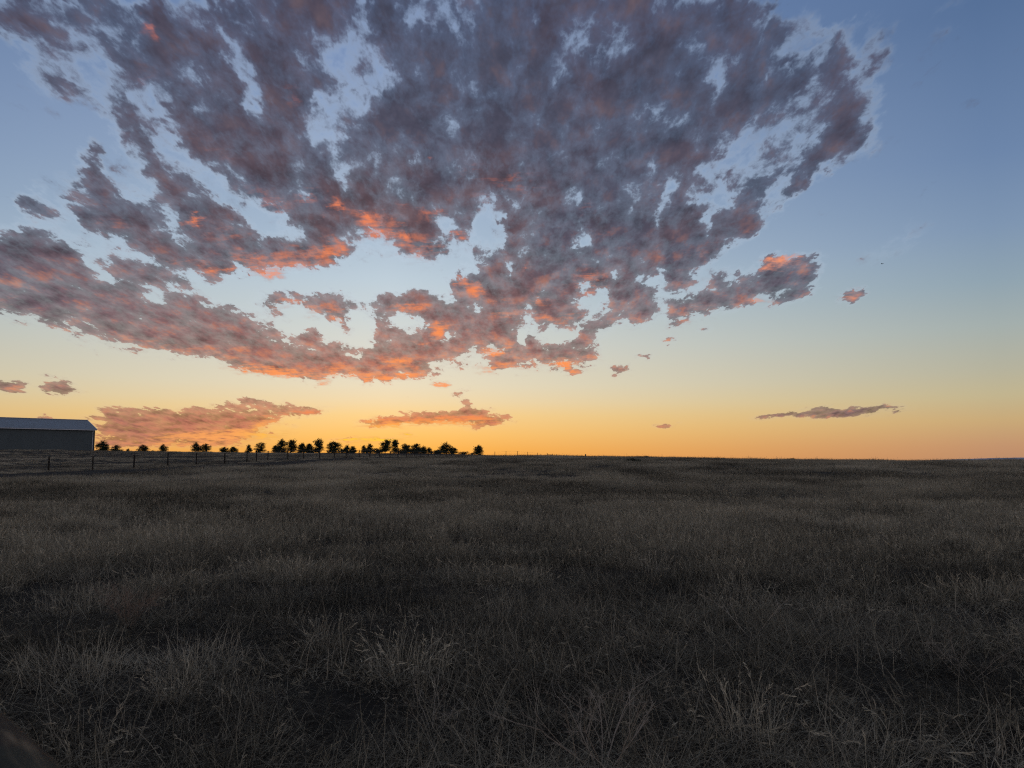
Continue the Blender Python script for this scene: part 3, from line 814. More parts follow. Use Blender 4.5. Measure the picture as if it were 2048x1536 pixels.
def build_barn():
    hl, w, eave, rise, L = 3.05, 14.6, 5.0, 2.3, 38.0
    corner = Vector((-95.0, 175.0, 0.0))
    wall_m = metal_mat('barn_siding', (.10, .122, .122), 3.2, 0.7, 0.0, 0.2, 0.006)
    roof_m = metal_mat('barn_roofing', (.20, .225, .235), 2.2, 0.55, 0.0, 0.3, 0.008)
    trim_m = simple_mat('barn_trim', (.55, .56, .57), (.68, .69, .70), 3.0, 0.5, 0.4, bump=0.0)
    dark_m = simple_mat('barn_dark_trim', (.05, .055, .06), (.08, .085, .09), 3.0, 0.6, 0.3, bump=0.0)
    # local frame: +x along the long wall to the left and nearer, +y across to the back
    ang = math.atan2(-0.70, -0.715)
    root = empty('barn', (corner.x, corner.y, hl), ang)
    tag(root, 'long grey metal barn with pale pitched roof behind the wire fence', 'barn')
    # with x to the left-near, "behind" is on the local -y side
    s = -1.0

    def part(name, mat, fn, parent=root):
        b = MB()
        fn(b)
        return b.build(name, mat, parent)
    base = -1.0
    part('side_wall', wall_m, lambda b: b.box((L / 2, s * 0.06, (eave + base) / 2), (L, 0.12, eave - base)))
    part('side_wall', wall_m, lambda b: b.box((L / 2, s * (w - 0.06), (eave + base) / 2), (L, 0.12, eave - base)))

    def gable(x):
        def fn(b):
            for dx in (0.0, 0.12):
                n = len(b.v)
                b.v += [(x + dx, s * 0.125, base), (x + dx, s * (w - .125), base), (x + dx, s * (w - .125), eave), (x + dx, s * w / 2, eave + rise), (x + dx, s * .125, eave)]
                b.f.append((n, n + 1, n + 2, n + 3, n + 4))
            for k in range(5):
                b.f.append((k, (k + 1) % 5, 5 + (k + 1) % 5, 5 + k))
        return fn
    part('gable_wall', wall_m, gable(0.01))
    part('gable_wall', wall_m, gable(L - 0.13))

    def slope(y0, y1):
        def fn(b):
            o = 0.35
            z0, z1 = eave + 0.02, eave + rise + 0.02
            ext = o * (z1 - z0) / (w / 2)
            ya = y0 - math.copysign(o, y1 - y0)
            za = z0 - ext
            P = [(-o, ya, za), (L + o, ya, za), (L + o, y1, z1), (-o, y1, z1)]
            n = len(b.v)
            b.v += P + [(x, y, z + 0.09) for x, y, z in P]
            for f in ((0, 1, 2, 3), (4, 5, 6, 7), (0, 1, 5, 4), (1, 2, 6, 5), (2, 3, 7, 6), (3, 0, 4, 7)):
                b.f.append(tuple(n + i for i in f))
        return fn
    r1 = part('roof', roof_m, slope(0.0, s * w / 2))
    part('roof', roof_m, slope(s * w, s * (w / 2 + 0.004)))
    part('ridge_cap', trim_m, lambda b: b.box((L / 2, s * w / 2, eave + rise + 0.16), (L + 0.8, 0.45, 0.10)), r1)
    rot = Matrix.Rotation(math.atan2(rise, w / 2) * s, 3, 'X')
    for x in (-0.42, L + 0.42):
        part('rake_trim', trim_m, lambda b: b.box((x, s * w / 4, eave + rise / 2 + 0.05), (0.12, math.hypot(w / 2, rise) + 0.5, 0.26), rot), r1)
    part('gutter', trim_m, lambda b: b.box((L / 2, -s * 0.43, eave - 0.14), (L + 0.7, 0.13, 0.14)), r1)
    part('corner_trim', dark_m, lambda b: b.box((-0.03, s * 0.04, (eave + base) / 2 - 0.1), (0.14, 0.30, eave - base - 0.2)))
    part('base_trim', dark_m, lambda b: b.box((L / 2, -s * 0.02, 0.05), (L - 0.2, 0.06, 0.5)))
    part('downpipe', trim_m, lambda b: b.tube([(0.35, -s * 0.12, 0.1), (0.35, -s * 0.12, eave - 0.3)], [0.06, 0.06], 6))


build_barn()

# ------------------------------------------------------------------ fences
wood_post = simple_mat('weathered_post', (.018, .015, .012), (.045, .038, .031), 6.0, 0.95, 0.1, stretch=(4, 4, .5), bump=0.01)
wire_m = simple_mat('rusty_wire', (.05, .04, .035), (.10, .085, .075), 20.0, 0.6, 0.4, bump=0.0)


def post_mesh(h, r, seed, lean=0.04):
    rng = random.Random(seed)
    b = MB()
    lx, ly = rng.uniform(-lean, lean), rng.uniform(-lean, lean)
    b.tube([(0, 0, -0.5), (0, 0, 0), (lx * .5, ly * .5, h * .5), (lx, ly, h - .03), (lx, ly, h)],
           [r * 1.05, r * 1.05, r, r * .96, r * .8], 8, True, 0.06, rng)
    return b


def build_fence(name, label, pts, heights, radius, wires, wire_r, seed):
    root = empty(name, (pts[0][0], pts[0][1], gz(*pts[0])))
    tag(root, label, 'fence')
    base = Vector(root.location)
    rng = random.Random(seed)
    tops = []
    for i, (p, h) in enumerate(zip(pts, heights)):
        z = gz(*p)
        o = post_mesh(h, radius * rng.uniform(.85, 1.2), seed * 100 + i).build('post', wood_post, root)
        o.location = (p[0] - base.x, p[1] - base.y, z - base.z)
        tops.append((Vector((p[0] - base.x, p[1] - base.y, z - base.z)), h))
    for f in wires:
        b = MB()
        wr = wire_r * (1.5 if f == wires[0] else 1.0)
        line = []
        for i in range(len(tops) - 1):
            a, c = tops[i], tops[i + 1]
            for t in (0, .25, .5, .75):
                q = a[0].lerp(c[0], t)
                q.z += (a[1] * (1 - t) + c[1] * t) * f - 0.03 * (1 - (2 * t - 1) ** 2)
                line.append(q + Vector((0.06, -0.05, 0)))
        line.append(tops[-1][0] + Vector((0.06, -0.05, tops[-1][1] * f)))
        b.tube(line, [wr] * len(line), 5)
        b.build('wire', wire_m, root)
    return root


_pts, _hs = [], []
for n in range(-4, 27):
    q = FENCE_P + FENCE_D * (5.44 * n) + FENCE_N * (0.12 * math.sin(n * 2.3))
    _pts.append((q.x, q.y))
    _hs.append(1.32 + 0.07 * math.sin(n * 5.1))
    if n == 7:                                       # a doubled post
        q = FENCE_P + FENCE_D * (5.44 * n + 2.3)
        _pts.append((q.x, q.y))
        _hs.append(1.2)
build_fence('wire_fence', 'wire fence on dark wooden posts receding beside the farm track', _pts, _hs, 0.072, (.95, .72, .5, .28), 0.015, 3)


def polar(az, r):
    return (math.sin(R(az)) * r, math.cos(R(az)) * r)


_az = [-1.27, -.45, .41, 1.16, 1.90]
_rr = [200, 206, 213, 221, 230]
build_fence('ridge_fence', 'short run of thin posts on the bare ridge right of the pines', [polar(a, r) for a, r in zip(_az, _rr)], [1.35, 1.55, 1.6, 1.5, 1.4], 0.06, (.9, .55), 0.008, 7)
_az = [3.13, 3.32, 3.50, 3.66]
build_fence('far_fence', 'tiny row of fence posts right of the brace gate on the ridge', [polar(a, r) for a, r in zip(_az, [252, 262, 272, 282])], [1.25, 1.3, 1.25, 1.3], 0.06, (.9, .5), 0.008, 9)


def build_gate():
    a, c = Vector((*polar(2.62, 235), 0)), Vector((*polar(3.0, 243), 0))
    z = min(gz(a.x, a.y), gz(c.x, c.y))
    root = empty('brace_gate', (a.x, a.y, z))
    tag(root, 'small dark braced wooden gate on the ridge skyline', 'gate')
    d = c - a
    for k, o in enumerate((Vector((0, 0, 0)), d)):
        b = MB()
        b.tube([o + Vector((0, 0, -.4)), o + Vector((0, 0, 1.4 - .1 * k))], [.09, .08], 8)
        b.build('post', wood_post, root)
    for f0, f1, nm in ((1.0, .95, 'rail'), (.45, .42, 'rail'), (.45, .98, 'brace')):
        b = MB()
        b.tube([Vector((0, 0, f0)), d * .5 + Vector((0, 0, (f0 + f1) / 2 + .02)), d + Vector((0, 0, f1))], [.06, .06, .06], 6)
        b.build(nm, wood_post, root)


build_gate()


def build_stub():
    x, y = polar(5.42, 172)
    b = MB()
    b.tube([(0, 0, -.4), (0, 0, 0), (.05, 0, .45), (.10, 0, .72), (.13, 0, .80)], [.12, .12, .11, .13, .07], 8, True, .1, random.Random(4))
    o = b.build('stub_post', wood_post)
    o.location = (x, y, gz(x, y))
    tag(o, 'lone stubby dark post standing on the ridge skyline', 'post')


build_stub()

# ------------------------------------------------------------------ trees on the skyline
bark_m = simple_mat('pine_bark', (.030, .022, .016), (.075, .055, .040), 5.0, 0.95, 0.1, stretch=(3, 3, .6), bump=0.03)


def needle_material(name, a, b):
    m, N, out = material(name)
    f, _ = N.noise(geo_pos(N), 1.3, 4.0, 0.6)
    c = N.ramp(f, [(0.3, (*a, 1)), (0.7, (*b, 1))])
    principled(N, out, c, 0.85, 0.15)
    return m


needles = needle_material('pine_needles', (.018, .030, .014), (.050, .065, .030))
scrub = needle_material('juniper_scale', (.020, .028, .016), (.048, .055, .032))


def spray(b, c, size, n, rng, flat=0.7):
    """A clump of small leaf faces round a point."""
    for _ in range(n):
        d = Vector((rng.gauss(0, 1), rng.gauss(0, 1), rng.gauss(0, 1) * flat)) * (size * 0.42)
        p = c + d
        u = Vector((rng.uniform(-1, 1), rng.uniform(-1, 1), rng.uniform(-.6, .8))).normalized()
        w = u.cross(Vector((rng.uniform(-1, 1), rng.uniform(-1, 1), rng.uniform(-1, 1)))).normalized()
        l = size * rng.uniform(.16, .40)
        b.quad(p - w * l * .35, p + u * l - w * l * .12, p + u * l * 1.15 + w * l * .12, p + w * l * .4)


def pine(x, y, H, W, form, seed, label):
    rng = random.Random(seed)
    root = empty('pine_tree', (x, y, gz(x, y) - 0.15))
    tag(root, label, 'tree', 'pines along the ridge')
    bend = rng.uniform(-.05, .05) * H
    tr = MB()
    top = H * (0.93 if form != 'round' else 0.8)
    pts = [Vector((bend * (t ** 2), bend * .5 * t, top * t)) for t in (0, .2, .4, .6, .8, 1)]
    tr.tube(pts, [H * .026 * (1 - .8 * t) + .03 for t in (0, .2, .4, .6, .8, 1)], 7)
    cr = MB()
    lowest = {'open': .12, 'round': .05, 'bush': .02, 'cone': .06}[form]
    nb = {'open': 30, 'round': 42, 'bush': 42, 'cone': 36}[form]
    nb = int(nb * 1.5 * rng.uniform(.85, 1.15))
    for i in range(nb):
        t = lowest + (1 - lowest) * (i + rng.random()) / nb
        if form == 'cone':
            prof = (1 - t) ** .8 * 1.1 + .08
        elif form == 'open':
            prof = math.sin(math.pi * min(1, (t - lowest) / (1 - lowest) * .70 + .27)) ** .7 * rng.uniform(.6, 1.08)
        else:
            prof = math.sqrt(max(0.0, 1 - ((t - .34) / .67) ** 2)) * rng.uniform(.72, 1.08)
        rad = W * .5 * prof
        a = rng.uniform(0, 2 * math.pi)
        o = Vector((bend * t * t, bend * .5 * t, top * min(t, .98)))
        tip = o + Vector((math.cos(a) * rad, math.sin(a) * rad, rng.uniform(-.03, .07) * H))
        if t > .93:
            tip = o + Vector((rng.uniform(-.06, .06) * W, rng.uniform(-.06, .06) * W, (H - top) * rng.uniform(.3, 1.0)))
        tr.tube([o, o.lerp(tip, .55) + Vector((0, 0, -.01 * H)), tip], [.012 * H * (1 - .7 * t) + .012, .012 + .004 * H, .01], 4, False)
        k = max(2, int(rad / (.085 * H)) + 1)
        for j in range(k):
            c = o.lerp(tip, (j + 1.2) / (k + .2)) + Vector((rng.gauss(0, .02), rng.gauss(0, .02), rng.gauss(.012, .015))) * H
            spray(cr, c, H * rng.uniform(.08, .135), 24, rng, .8)
    for i in range({'open': 9, 'round': 13, 'bush': 14, 'cone': 8}[form]):     # rounded masses of needles
        t = lowest + .12 + (.80 - lowest) * rng.random()
        if form == 'cone':
            e = (1 - t) ** .8
        else:
            e = math.sqrt(max(0.0, 1 - ((t - .42) / .60) ** 2))
        a, q = rng.uniform(0, 6.283), W * .34 * e * math.sqrt(rng.random())
        c = Vector((bend * t * t + math.cos(a) * q, math.sin(a) * q, H * t))
        spray(cr, c, H * rng.uniform(.17, .27), 70, rng, .75)
    tr.build('trunk', bark_m, root)
    cr.build('crown', needles, root)


# azimuth, distance, height, width, form, label
TREES = [
    (-28.00, 455, 5.8, 6.3, 'round', 'round dense pine right beside the barn corner'),
    (-27.19, 447, 3.9, 5.7, 'bush', 'low bushy pine, second from the barn'),
    (-26.48, 462, 2.4, 2.4, 'cone', 'tiny sapling pine, third tree from the barn'),
    (-25.57, 450, 4.2, 5.5, 'open', 'open layered pine standing alone, fourth from the barn'),
    (-24.35, 455, 4.6, 4.9, 'open', 'lone upright pine in the gap, fifth from the barn'),
    (-22.29, 447, 5.4, 5.7, 'open', 'left one of a close pair of pines above the fence'),
    (-21.68, 462, 5.3, 5.6, 'open', 'right one of a close pair of pines above the fence'),
    (-20.45, 450, 3.3, 4.9, 'bush', 'low left pine of the joined low pair above the fence'),
    (-19.86, 455, 3.6, 5.0, 'round', 'low right pine of the joined low pair above the fence'),
    (-18.83, 447, 4.4, 3.3, 'cone', 'slim small pine just left of the doubled fence post'),
    (-18.07, 462, 5.7, 6.3, 'open', 'broad open pine just right of the doubled fence post'),
    (-17.02, 450, 4.2, 4.2, 'bush', 'short bushy pine at the left foot of the tall grove'),
    (-16.68, 455, 7.4, 4.5, 'open', 'tall narrow pine, leftmost peak of the tall grove'),
    (-16.03, 447, 7.0, 6.2, 'open', 'broad tall pine, second peak of the tall grove'),
    (-15.27, 462, 5.8, 4.9, 'round', 'rounded pine in the middle of the tall grove'),
    (-14.72, 450, 5.1, 4.0, 'bush', 'squat dark pine filling the dip of the tall grove'),
    (-14.12, 455, 7.8, 5.5, 'open', 'tallest pine at the right end of the tall grove'),
    (-12.96, 447, 6.2, 7.7, 'bush', 'wide dome shaped pine right of the tall grove'),
    (-12.08, 388, 3.5, 3.5, 'round', 'left twin of two small rounded pines in the saddle'),
    (-11.65, 408, 3.4, 3.6, 'round', 'right twin of two small rounded pines in the saddle'),
    (-10.87, 395, 3.8, 2.5, 'open', 'thin small pine at the left end of the sunset ridge'),
    (-10.44, 402, 4.6, 3.1, 'open', 'small open pine left of the double topped pine'),
    (-9.35, 388, 6.5, 6.0, 'open', 'large open pine, left one of the tall pair under the sunset'),
    (-8.63, 408, 6.6, 3.9, 'cone', 'spire shaped pine, right one of the tall pair under the sunset'),
    (-7.83, 395, 4.6, 4.6, 'round', 'rounded pine right of the spire shaped pine'),
    (-7.06, 402, 4.7, 6.5, 'bush', 'wide dense pine in the dark clump under the sunset'),
    (-6.51, 388, 3.5, 3.5, 'round', 'small pine at the right edge of the dark clump'),
    (-6.11, 408, 3.2, 3.2, 'open', 'low thin pine right of the dark clump'),
    (-5.45, 395, 2.0, 3.6, 'bush', 'very low pine left of the big peaked pine'),
    (-4.89, 402, 5.7, 6.8, 'round', 'big dense peaked pine near the right end of the grove'),
    (-4.34, 388, 3.0, 4.0, 'bush', 'low pine leaning on the right of the big peaked pine'),
    (-2.49, 408, 5.3, 4.2, 'round', 'lone round pine at the far right end of the tree row'),
]
for i, (a, r, H, W, form, label) in enumerate(TREES):
    x, y = polar(a, r)
    pine(x, y, H * 1.08, W * 1.2, form, 40 + i, label)


def shrub(name, x, y, H, W, seed, label, mat=None):
    rng = random.Random(seed)
    root = empty(name, (x, y, gz(x, y) - 0.05))
    tag(root, label, 'shrub', 'low shrubs on the ridge')
    st, cr = MB(), MB()
    for i in range(26):
        a = rng.uniform(0, 6.283)
        q = math.sqrt(rng.random())
        tip = Vector((math.cos(a) * W * .5 * q, math.sin(a) * W * .5 * q, H * (1 - .6 * q * q) * rng.uniform(.6, 1)))
        st.tube([(0, 0, -.1), tip * .5 + Vector((0, 0, .05 * H)), tip], [.04 * H, .025 * H, .01 * H], 4, False)
        spray(cr, tip, .34 * H + .08 * W, 16, rng, .6)
        spray(cr, tip * .6, .34 * H + .08 * W, 10, rng, .6)
    st.build('stem', bark_m, root)
    cr.build('foliage', mat or scrub, root)


# azimuth, distance, height, width, label
SHRUBS = [
    (-26.3, 440, 1.2, 3.6, 'small dark bush between the barn end and the lone pines'),
    (-25.0, 452, 1.5, 2.4, 'little scrub just left of the open layered pine'),
    (-23.3, 450, 1.1, 2.0, 'tiny scrub just left of the lone upright pine'),
    (-12.4, 400, 2.2, 6.0, 'dark scrub at the foot of the wide dome shaped pine'),
    (-10.6, 392, 2.0, 7.5, 'low dark scrub under the thin pines of the sunset ridge'),
    (-9.9, 398, 2.6, 6.5, 'scrub filling the ground left of the tall pair of pines'),
    (-16.6, 448, 2.4, 9.0, 'dark scrub under the left half of the tall grove'),
    (-14.6, 452, 2.6, 10.0, 'dark scrub under the right half of the tall grove'),
    (-7.1, 396, 3.0, 9.0, 'dense scrub filling the foot of the dark clump'),
    (-8.1, 390, 2.4, 7.0, 'scrub between the spire pine and the dark clump'),
    (-5.6, 385, 1.8, 7.0, 'long low scrub left of the big peaked pine'),
    (-3.6, 382, 1.5, 6.0, 'low scrub trailing right of the big peaked pine'),
    (-2.9, 380, 1.0, 4.0, 'small scrub left of the lone round pine'),
    (9.86, 150, .42, 2.4, 'flat dark bush on the bare skyline right of centre'),
    (8.95, 96, .55, 1.7, 'dark tuft of brush in the field below the skyline bush'),
    (19.9, 140, .42, 2.2, 'low dark weed patch on the right skyline'),
    (24.0, 137, .36, 1.2, 'tiny weed patch on the right skyline toward the distant hills'),
]
for i, (a, r, H, W, label) in enumerate(SHRUBS):
    x, y = polar(a, r)
    shrub('shrub', x, y, H, W, 300 + i, label)


# ------------------------------------------------------------------ bird
def build_bird():
    m = simple_mat('bird_plumage', (.020, .020, .022), (.05, .048, .046), 8.0, 0.8, 0.2, bump=0.0)
    az, el, r = 26.19, 13.0, 150.0
    z = EYE + r * math.tan(R(el))
    x, y = polar(az, r)
    root = empty('bird', (x, y, z), R(35))
    tag(root, 'small dark bird gliding in the clear right sky', 'bird')
    b = MB()
    b.tube([(0, -.17, 0), (0, -.12, .01), (0, 0, .015), (0, .10, .02), (0, .15, .03), (0, .19, .025), (0, .225, .02)], [.012, .035, .05, .04, .03, .026, .004], 8)
    b.build('body', m, root, True)
    for s in (-1, 1):
        w = MB()
        P = [(.03, .07), (.16, .11), (.30, .07), (.42, -.02), (.28, -.04), (.15, -.07), (.03, -.08)]
        n = len(P)
        for dz in (0, .012):
            w.v += [(s * px, py, .03 + .10 * px + dz - .25 * max(0, px - .2) ** 2) for px, py in P]
        w.f.append(tuple(range(n)))
        w.f.append(tuple(range(n, 2 * n))[::-1])
        for k in range(n):
            w.f.append((k, (k + 1) % n, n + (k + 1) % n, n + k))
        w.build('wing', m, root)
    t = MB()
    t.v += [(-.02, -.15, .0), (.02, -.15, 0), (.055, -.30, .005), (-.055, -.30, .005), (-.02, -.15, .01), (.02, -.15, .01), (.055, -.30, .012), (-.055, -.30, .012)]
    t.f += [(0, 1, 2, 3), (4, 7, 6, 5), (0, 4, 5, 1), (1, 5, 6, 2), (2, 6, 7, 3), (3, 7, 4, 0)]
    t.build('tail', m, root)


build_bird()


# ------------------------------------------------------------------ pole rail close to the lens, lower left
def build_rail():
    m, N, out = material('split_rail_wood')
    v = N.node('ShaderNodeTexCoord').outputs['Object']
    v = N.vec('MULTIPLY', v, (22, 22, 22))
    g, _ = N.noise(N.vec('MULTIPLY', v, (.06, 1, 1)), 2.0, 6.0, 0.65)
    k, _ = N.noise(v, 0.35, 4.0, 0.6)
    c = N.ramp(g, [(0.34, (.010, .008, .006, 1)), (0.50, (.045, .034, .022, 1)), (0.64, (.24, .17, .10, 1))])
    c = N.mix(N.step(k, 0.5, 0.62, 0.0, 0.6), c, (.034, .038, .026, 1))
    principled(N, out, c, 0.9, 0.15, bump=g, bump_d=0.004)
    a, b = Vector((-1.16, 1.44, 1.205)), Vector((0.54, -0.38, 1.205))
    d = b - a
    root = empty('rail_fence', (a.x, a.y, gz(a.x, a.y)))
    tag(root, 'blurred weathered wooden fence rail in the bottom left corner', 'fence')
    base = Vector(root.location)
    rng = random.Random(5)
    rb = MB()
    L = d.length + .6
    n = 16
    rb.tube([(-.3 + L * i / n, .008 * math.sin(i * 1.1), .01 * math.sin(i * .8)) for i in range(n + 1)], [.056 + .005 * math.sin(i * 2.1) for i in range(n + 1)], 14, True, .05, rng)
    ro = rb.build('rail', m, root, True)
    ro.location = a - base
    ro.rotation_euler = d.to_track_quat('X', 'Z').to_euler()
    for q in (a, b):
        p = MB()
        off = Vector((-d.y, d.x, 0)).normalized() * (-.13)
        p.tube([(0, 0, -.4), (0, 0, .3), (.01, 0, .8), (0, .01, 1.24), (0, .01, 1.28)], [.082, .08, .078, .074, .06], 12, True, .04, rng)
        po = p.build('post', wood_post, root, True)
        po.location = Vector((q.x, q.y, gz(q.x, q.y))) + Vector((off.x, off.y, 0)) - base


build_rail()


# ------------------------------------------------------------------ dry grass
def straw_material(name, cols, trans=0.3, instanced=True, baked=False):
    m, N, out = material(name)
    if baked:
        t = N.node('ShaderNodeAttribute', attribute_name='tone').outputs['Fac']
    elif instanced:
        at = N.node('ShaderNodeAttribute', attribute_type='INSTANCER', attribute_name='tone')
        t = at.outputs['Fac']
    else:
        t = N.node('ShaderNodeObjectInfo').outputs['Random']
    ba = N.node('ShaderNodeAttribute', attribute_name='shade')
    t = N.math('ADD', N.math('MULTIPLY', t, 0.62), N.math('MULTIPLY', N.math('POWER', ba.outputs['Fac'], 2.5), 0.55))
    c = N.ramp(t, [(p, (*q, 1)) for p, q in cols])
    d = N.node('ShaderNodeBsdfDiffuse')
    N.put(d.inputs['Color'], c)
    tr = N.node('ShaderNodeBsdfTranslucent')
    N.put(tr.inputs['Color'], c)
    mx = N.node('ShaderNodeMixShader')
    mx.inputs[0].default_value = trans
    N.nt.links.new(d.outputs[0], mx.inputs[1])
    N.nt.links.new(tr.outputs[0], mx.inputs[2])
    N.nt.links.new(mx.outputs[0], out.inputs['Surface'])
    return m


STRAW = [(0.0, (.035, .032, .025)), (0.2, (.11, .096, .070)), (0.5, (.355, .305, .212)), (0.8, (.54, .465, .33)), (1.0, (.70, .61, .44))]
straw = straw_material('dry_straw', STRAW)
straw_near = straw_material('dry_straw_near', STRAW, baked=True)
straw_clump = straw_material('dry_straw_clump', [(0.0, (.30, .26, .18)), (0.5, (.48, .41, .29)), (1.0, (.68, .60, .43))], 0.3, False)
brown_stem = straw_material('brown_stems', [(0.0, (.19, .12, .085)), (0.5, (.26, .18, .13)), (1.0, (.33, .25, .18))], 0.15, False)
grey_stem = straw_material('grey_stems', [(0.0, (.30, .25, .19)), (0.5, (.38, .325, .25)), (1.0, (.48, .415, .32))], 0.1, False)


class Blades:
    """Curved tapering strips, one shade value a blade."""
    def __init__(self):
        self.v, self.f, self.s = [], [], []

    def strip(self, pts, widths, side, shade):
        n = len(self.v)
        for p, w in zip(pts, widths):
            self.v.append(p - side * w)
            self.v.append(p + side * w)
            self.s += [shade, shade]
        for i in range(len(pts) - 1):
            a = n + 2 * i
            self.f.append((a, a + 1, a + 3, a + 2))

    def blade(self, base, az, length, lean, curl, width, shade, segs=4, kink=0.0, rng=random):
        d = Vector((math.cos(az), math.sin(az), 0))
        side = Vector((-math.sin(az), math.cos(az), 0))
        tw = rng.uniform(-.9, .9)
        side = (side * math.cos(tw) + d * math.sin(tw)).normalized()
        p = Vector(base)
        pts, ws = [p.copy()], [width]
        th = lean
        for i in range(segs):
            th += curl / segs + (rng.uniform(-kink, kink) if kink else 0)
            p = p + (d * math.sin(th) + Vector((0, 0, math.cos(th)))) * (length / segs)
            if p.z < 0.006:
                p.z = 0.006
            pts.append(p.copy())
            ws.append(width * (1 - .85 * (i + 1) / segs))
        self.strip(pts, ws, side, shade)
        return pts

    def mesh(self, name, mat):
        me = bpy.data.meshes.new(name)
        me.from_pydata([tuple(p) for p in self.v], [], self.f)
        a = me.attributes.new('shade', 'FLOAT', 'POINT')
        a.data.foreach_set('value', self.s)
        me.materials.append(mat)
        me.update()
        return me


def tuft_mesh(name, seed, n, rad, hmin, hmax, lean, curl, width, flat=0.0, heads=0.0, segs=4, kink=0.0, mat=None, az0=None):
    """flat: share of blades lying down; heads: share carrying a seed head."""
    rng = random.Random(seed)
    B = Blades()
    for i in range(n):
        a = rng.uniform(0, 6.283)
        q = rad * math.sqrt(rng.random())
        base = (math.cos(a) * q, math.sin(a) * q, -.02)
        az = a + rng.gauss(0, .8) if az0 is None else az0 + rng.gauss(0, .7)
        ln = rng.uniform(hmin, hmax)
        sh = rng.random()
        if rng.random() < flat:
            B.blade((base[0], base[1], rng.uniform(0, .05)), rng.uniform(0, 6.283) if az0 is None else az, ln * 1.2, rng.uniform(1.1, 1.5), rng.uniform(-.2, .5), width, sh * .8, segs, kink + .15, rng)
            continue
        pts = B.blade(base, az, ln, abs(rng.gauss(0, lean)), rng.gauss(curl, curl * .6), width, sh, segs, kink, rng)
        if rng.random() < heads:
            p, d = pts[-1], (pts[-1] - pts[-2]).normalized()
            for k in range(7):
                u = (d + Vector((rng.gauss(0, .45), rng.gauss(0, .45), rng.gauss(0, .3)))).normalized()
                s = p - d * (k * .014)
                sd = u.cross(Vector((rng.gauss(0, 1), rng.gauss(0, 1), .3))).normalized()
                B.strip([s, s + u * .016, s + u * .032], [width * .5, width * 1.1, width * .2], sd, min(1, sh + .2))
    return B.mesh(name, mat or straw)


PROTO = bpy.data.collections.new('grass_prototypes')      # never linked to the scene: only instanced


def proto(i, me):
    o = bpy.data.objects.new('tuft_%02d' % i, me)
    PROTO.objects.link(o)


_k = 0
NEAR, MIDG, FARG, EDGE, MAT = [], [], [], [], []
for j in range(6):      # near: loose fine bunch grass
    proto(_k, tuft_mesh('tuft', 10 + j, 44, .15, .05, .22, .50, 1.1, .0022, .42, .10, 4, .16, straw_near)); NEAR.append(_k); _k += 1
for j in range(4):      # near: matted, lying straw
    proto(_k, tuft_mesh('mat', 30 + j, 50, .28, .12, .36, 1.0, .8, .0021, .82, .0, 4, .16, straw_near, 0.4 * j)); MAT.append(_k); _k += 1
for j in range(6):      # middle distance: upright haze of stems
    proto(_k, tuft_mesh('tuft', 50 + j, 90, .34, .12, .40, .28, .55, .0030, .16, .16, 4, .06)); MIDG.append(_k); _k += 1
for j in range(5):      # far: broader patches
    proto(_k, tuft_mesh('patch', 70 + j, 110, 1.0, .12, .38, .25, .5, .0085, .05, .0, 3, .05)); FARG.append(_k); _k += 1
for j in range(4):      # skyline: single tall weeds
    proto(_k, tuft_mesh('stalks', 90 + j, 5, .5, .3, .85, .15, .3, .012, 0, .8, 4, .12)); EDGE.append(_k); _k += 1


def bake_near(P, I, S, T, RX, RZ):
    """The grass at the camera's feet as one real mesh."""
    parts = {}
    for k in set(I.tolist()):
        me = PROTO.objects['tuft_%02d' % k].data
        nv, nf = len(me.vertices), len(me.polygons)
        v = np.empty(nv * 3)
        me.vertices.foreach_get('co', v)
        f = np.empty(nf * 4, dtype=np.int64)
        me.loops.foreach_get('vertex_index', f)
        sh = np.empty(nv)
        me.attributes['shade'].data.foreach_get('value', sh)
        parts[k] = (v.reshape(-1, 3), f.reshape(-1, 4), sh)
    V, F, SH, TN, off = [], [], [], [], 0
    for p, k, s, t, rx, rz in zip(P, I, S, T, RX, RZ):
        v, f, sh = parts[int(k)]
        c, d, ce, se = math.cos(rz), math.sin(rz), math.cos(rx), math.sin(rx)
        x, y, z = v[:, 0], v[:, 1] * ce - v[:, 2] * se, v[:, 1] * se + v[:, 2] * ce
        w = np.stack([(x * c - y * d) * s, (x * d + y * c) * s, z * s], 1)
        w[:, 2] += height(w[:, 0] + p[0], w[:, 1] + p[1])
        w[:, 0] += p[0]
        w[:, 1] += p[1]
        V.append(w); F.append(f + off); SH.append(sh); TN.append(np.full(len(v), t))
        off += len(v)
    V, F, SH, TN = np.vstack(V), np.vstack(F), np.concatenate(SH), np.concatenate(TN)
    me = bpy.data.meshes.new('near_grass')
    me.vertices.add(len(V))
    me.vertices.foreach_set('co', V.astype(np.float32).ravel())
    me.loops.add(F.size)
    me.loops.foreach_set('vertex_index', F.astype(np.int32).ravel())
    me.polygons.add(len(F))
    me.polygons.foreach_set('loop_start', np.arange(0, F.size, 4, dtype=np.int32))
    me.update(calc_edges=True)
    for nm, val in (('shade', SH), ('tone', TN)):
        a = me.attributes.new(nm, 'FLOAT', 'POINT')
        a.data.foreach_set('value', val.astype(np.float32))
    me.materials.append(straw_near)
    o = bpy.data.objects.new('near_grass', me)
    COL.objects.link(o)
    tag(o, 'tangled short dry grass and matted straw in the foreground', 'grass', kind='stuff')


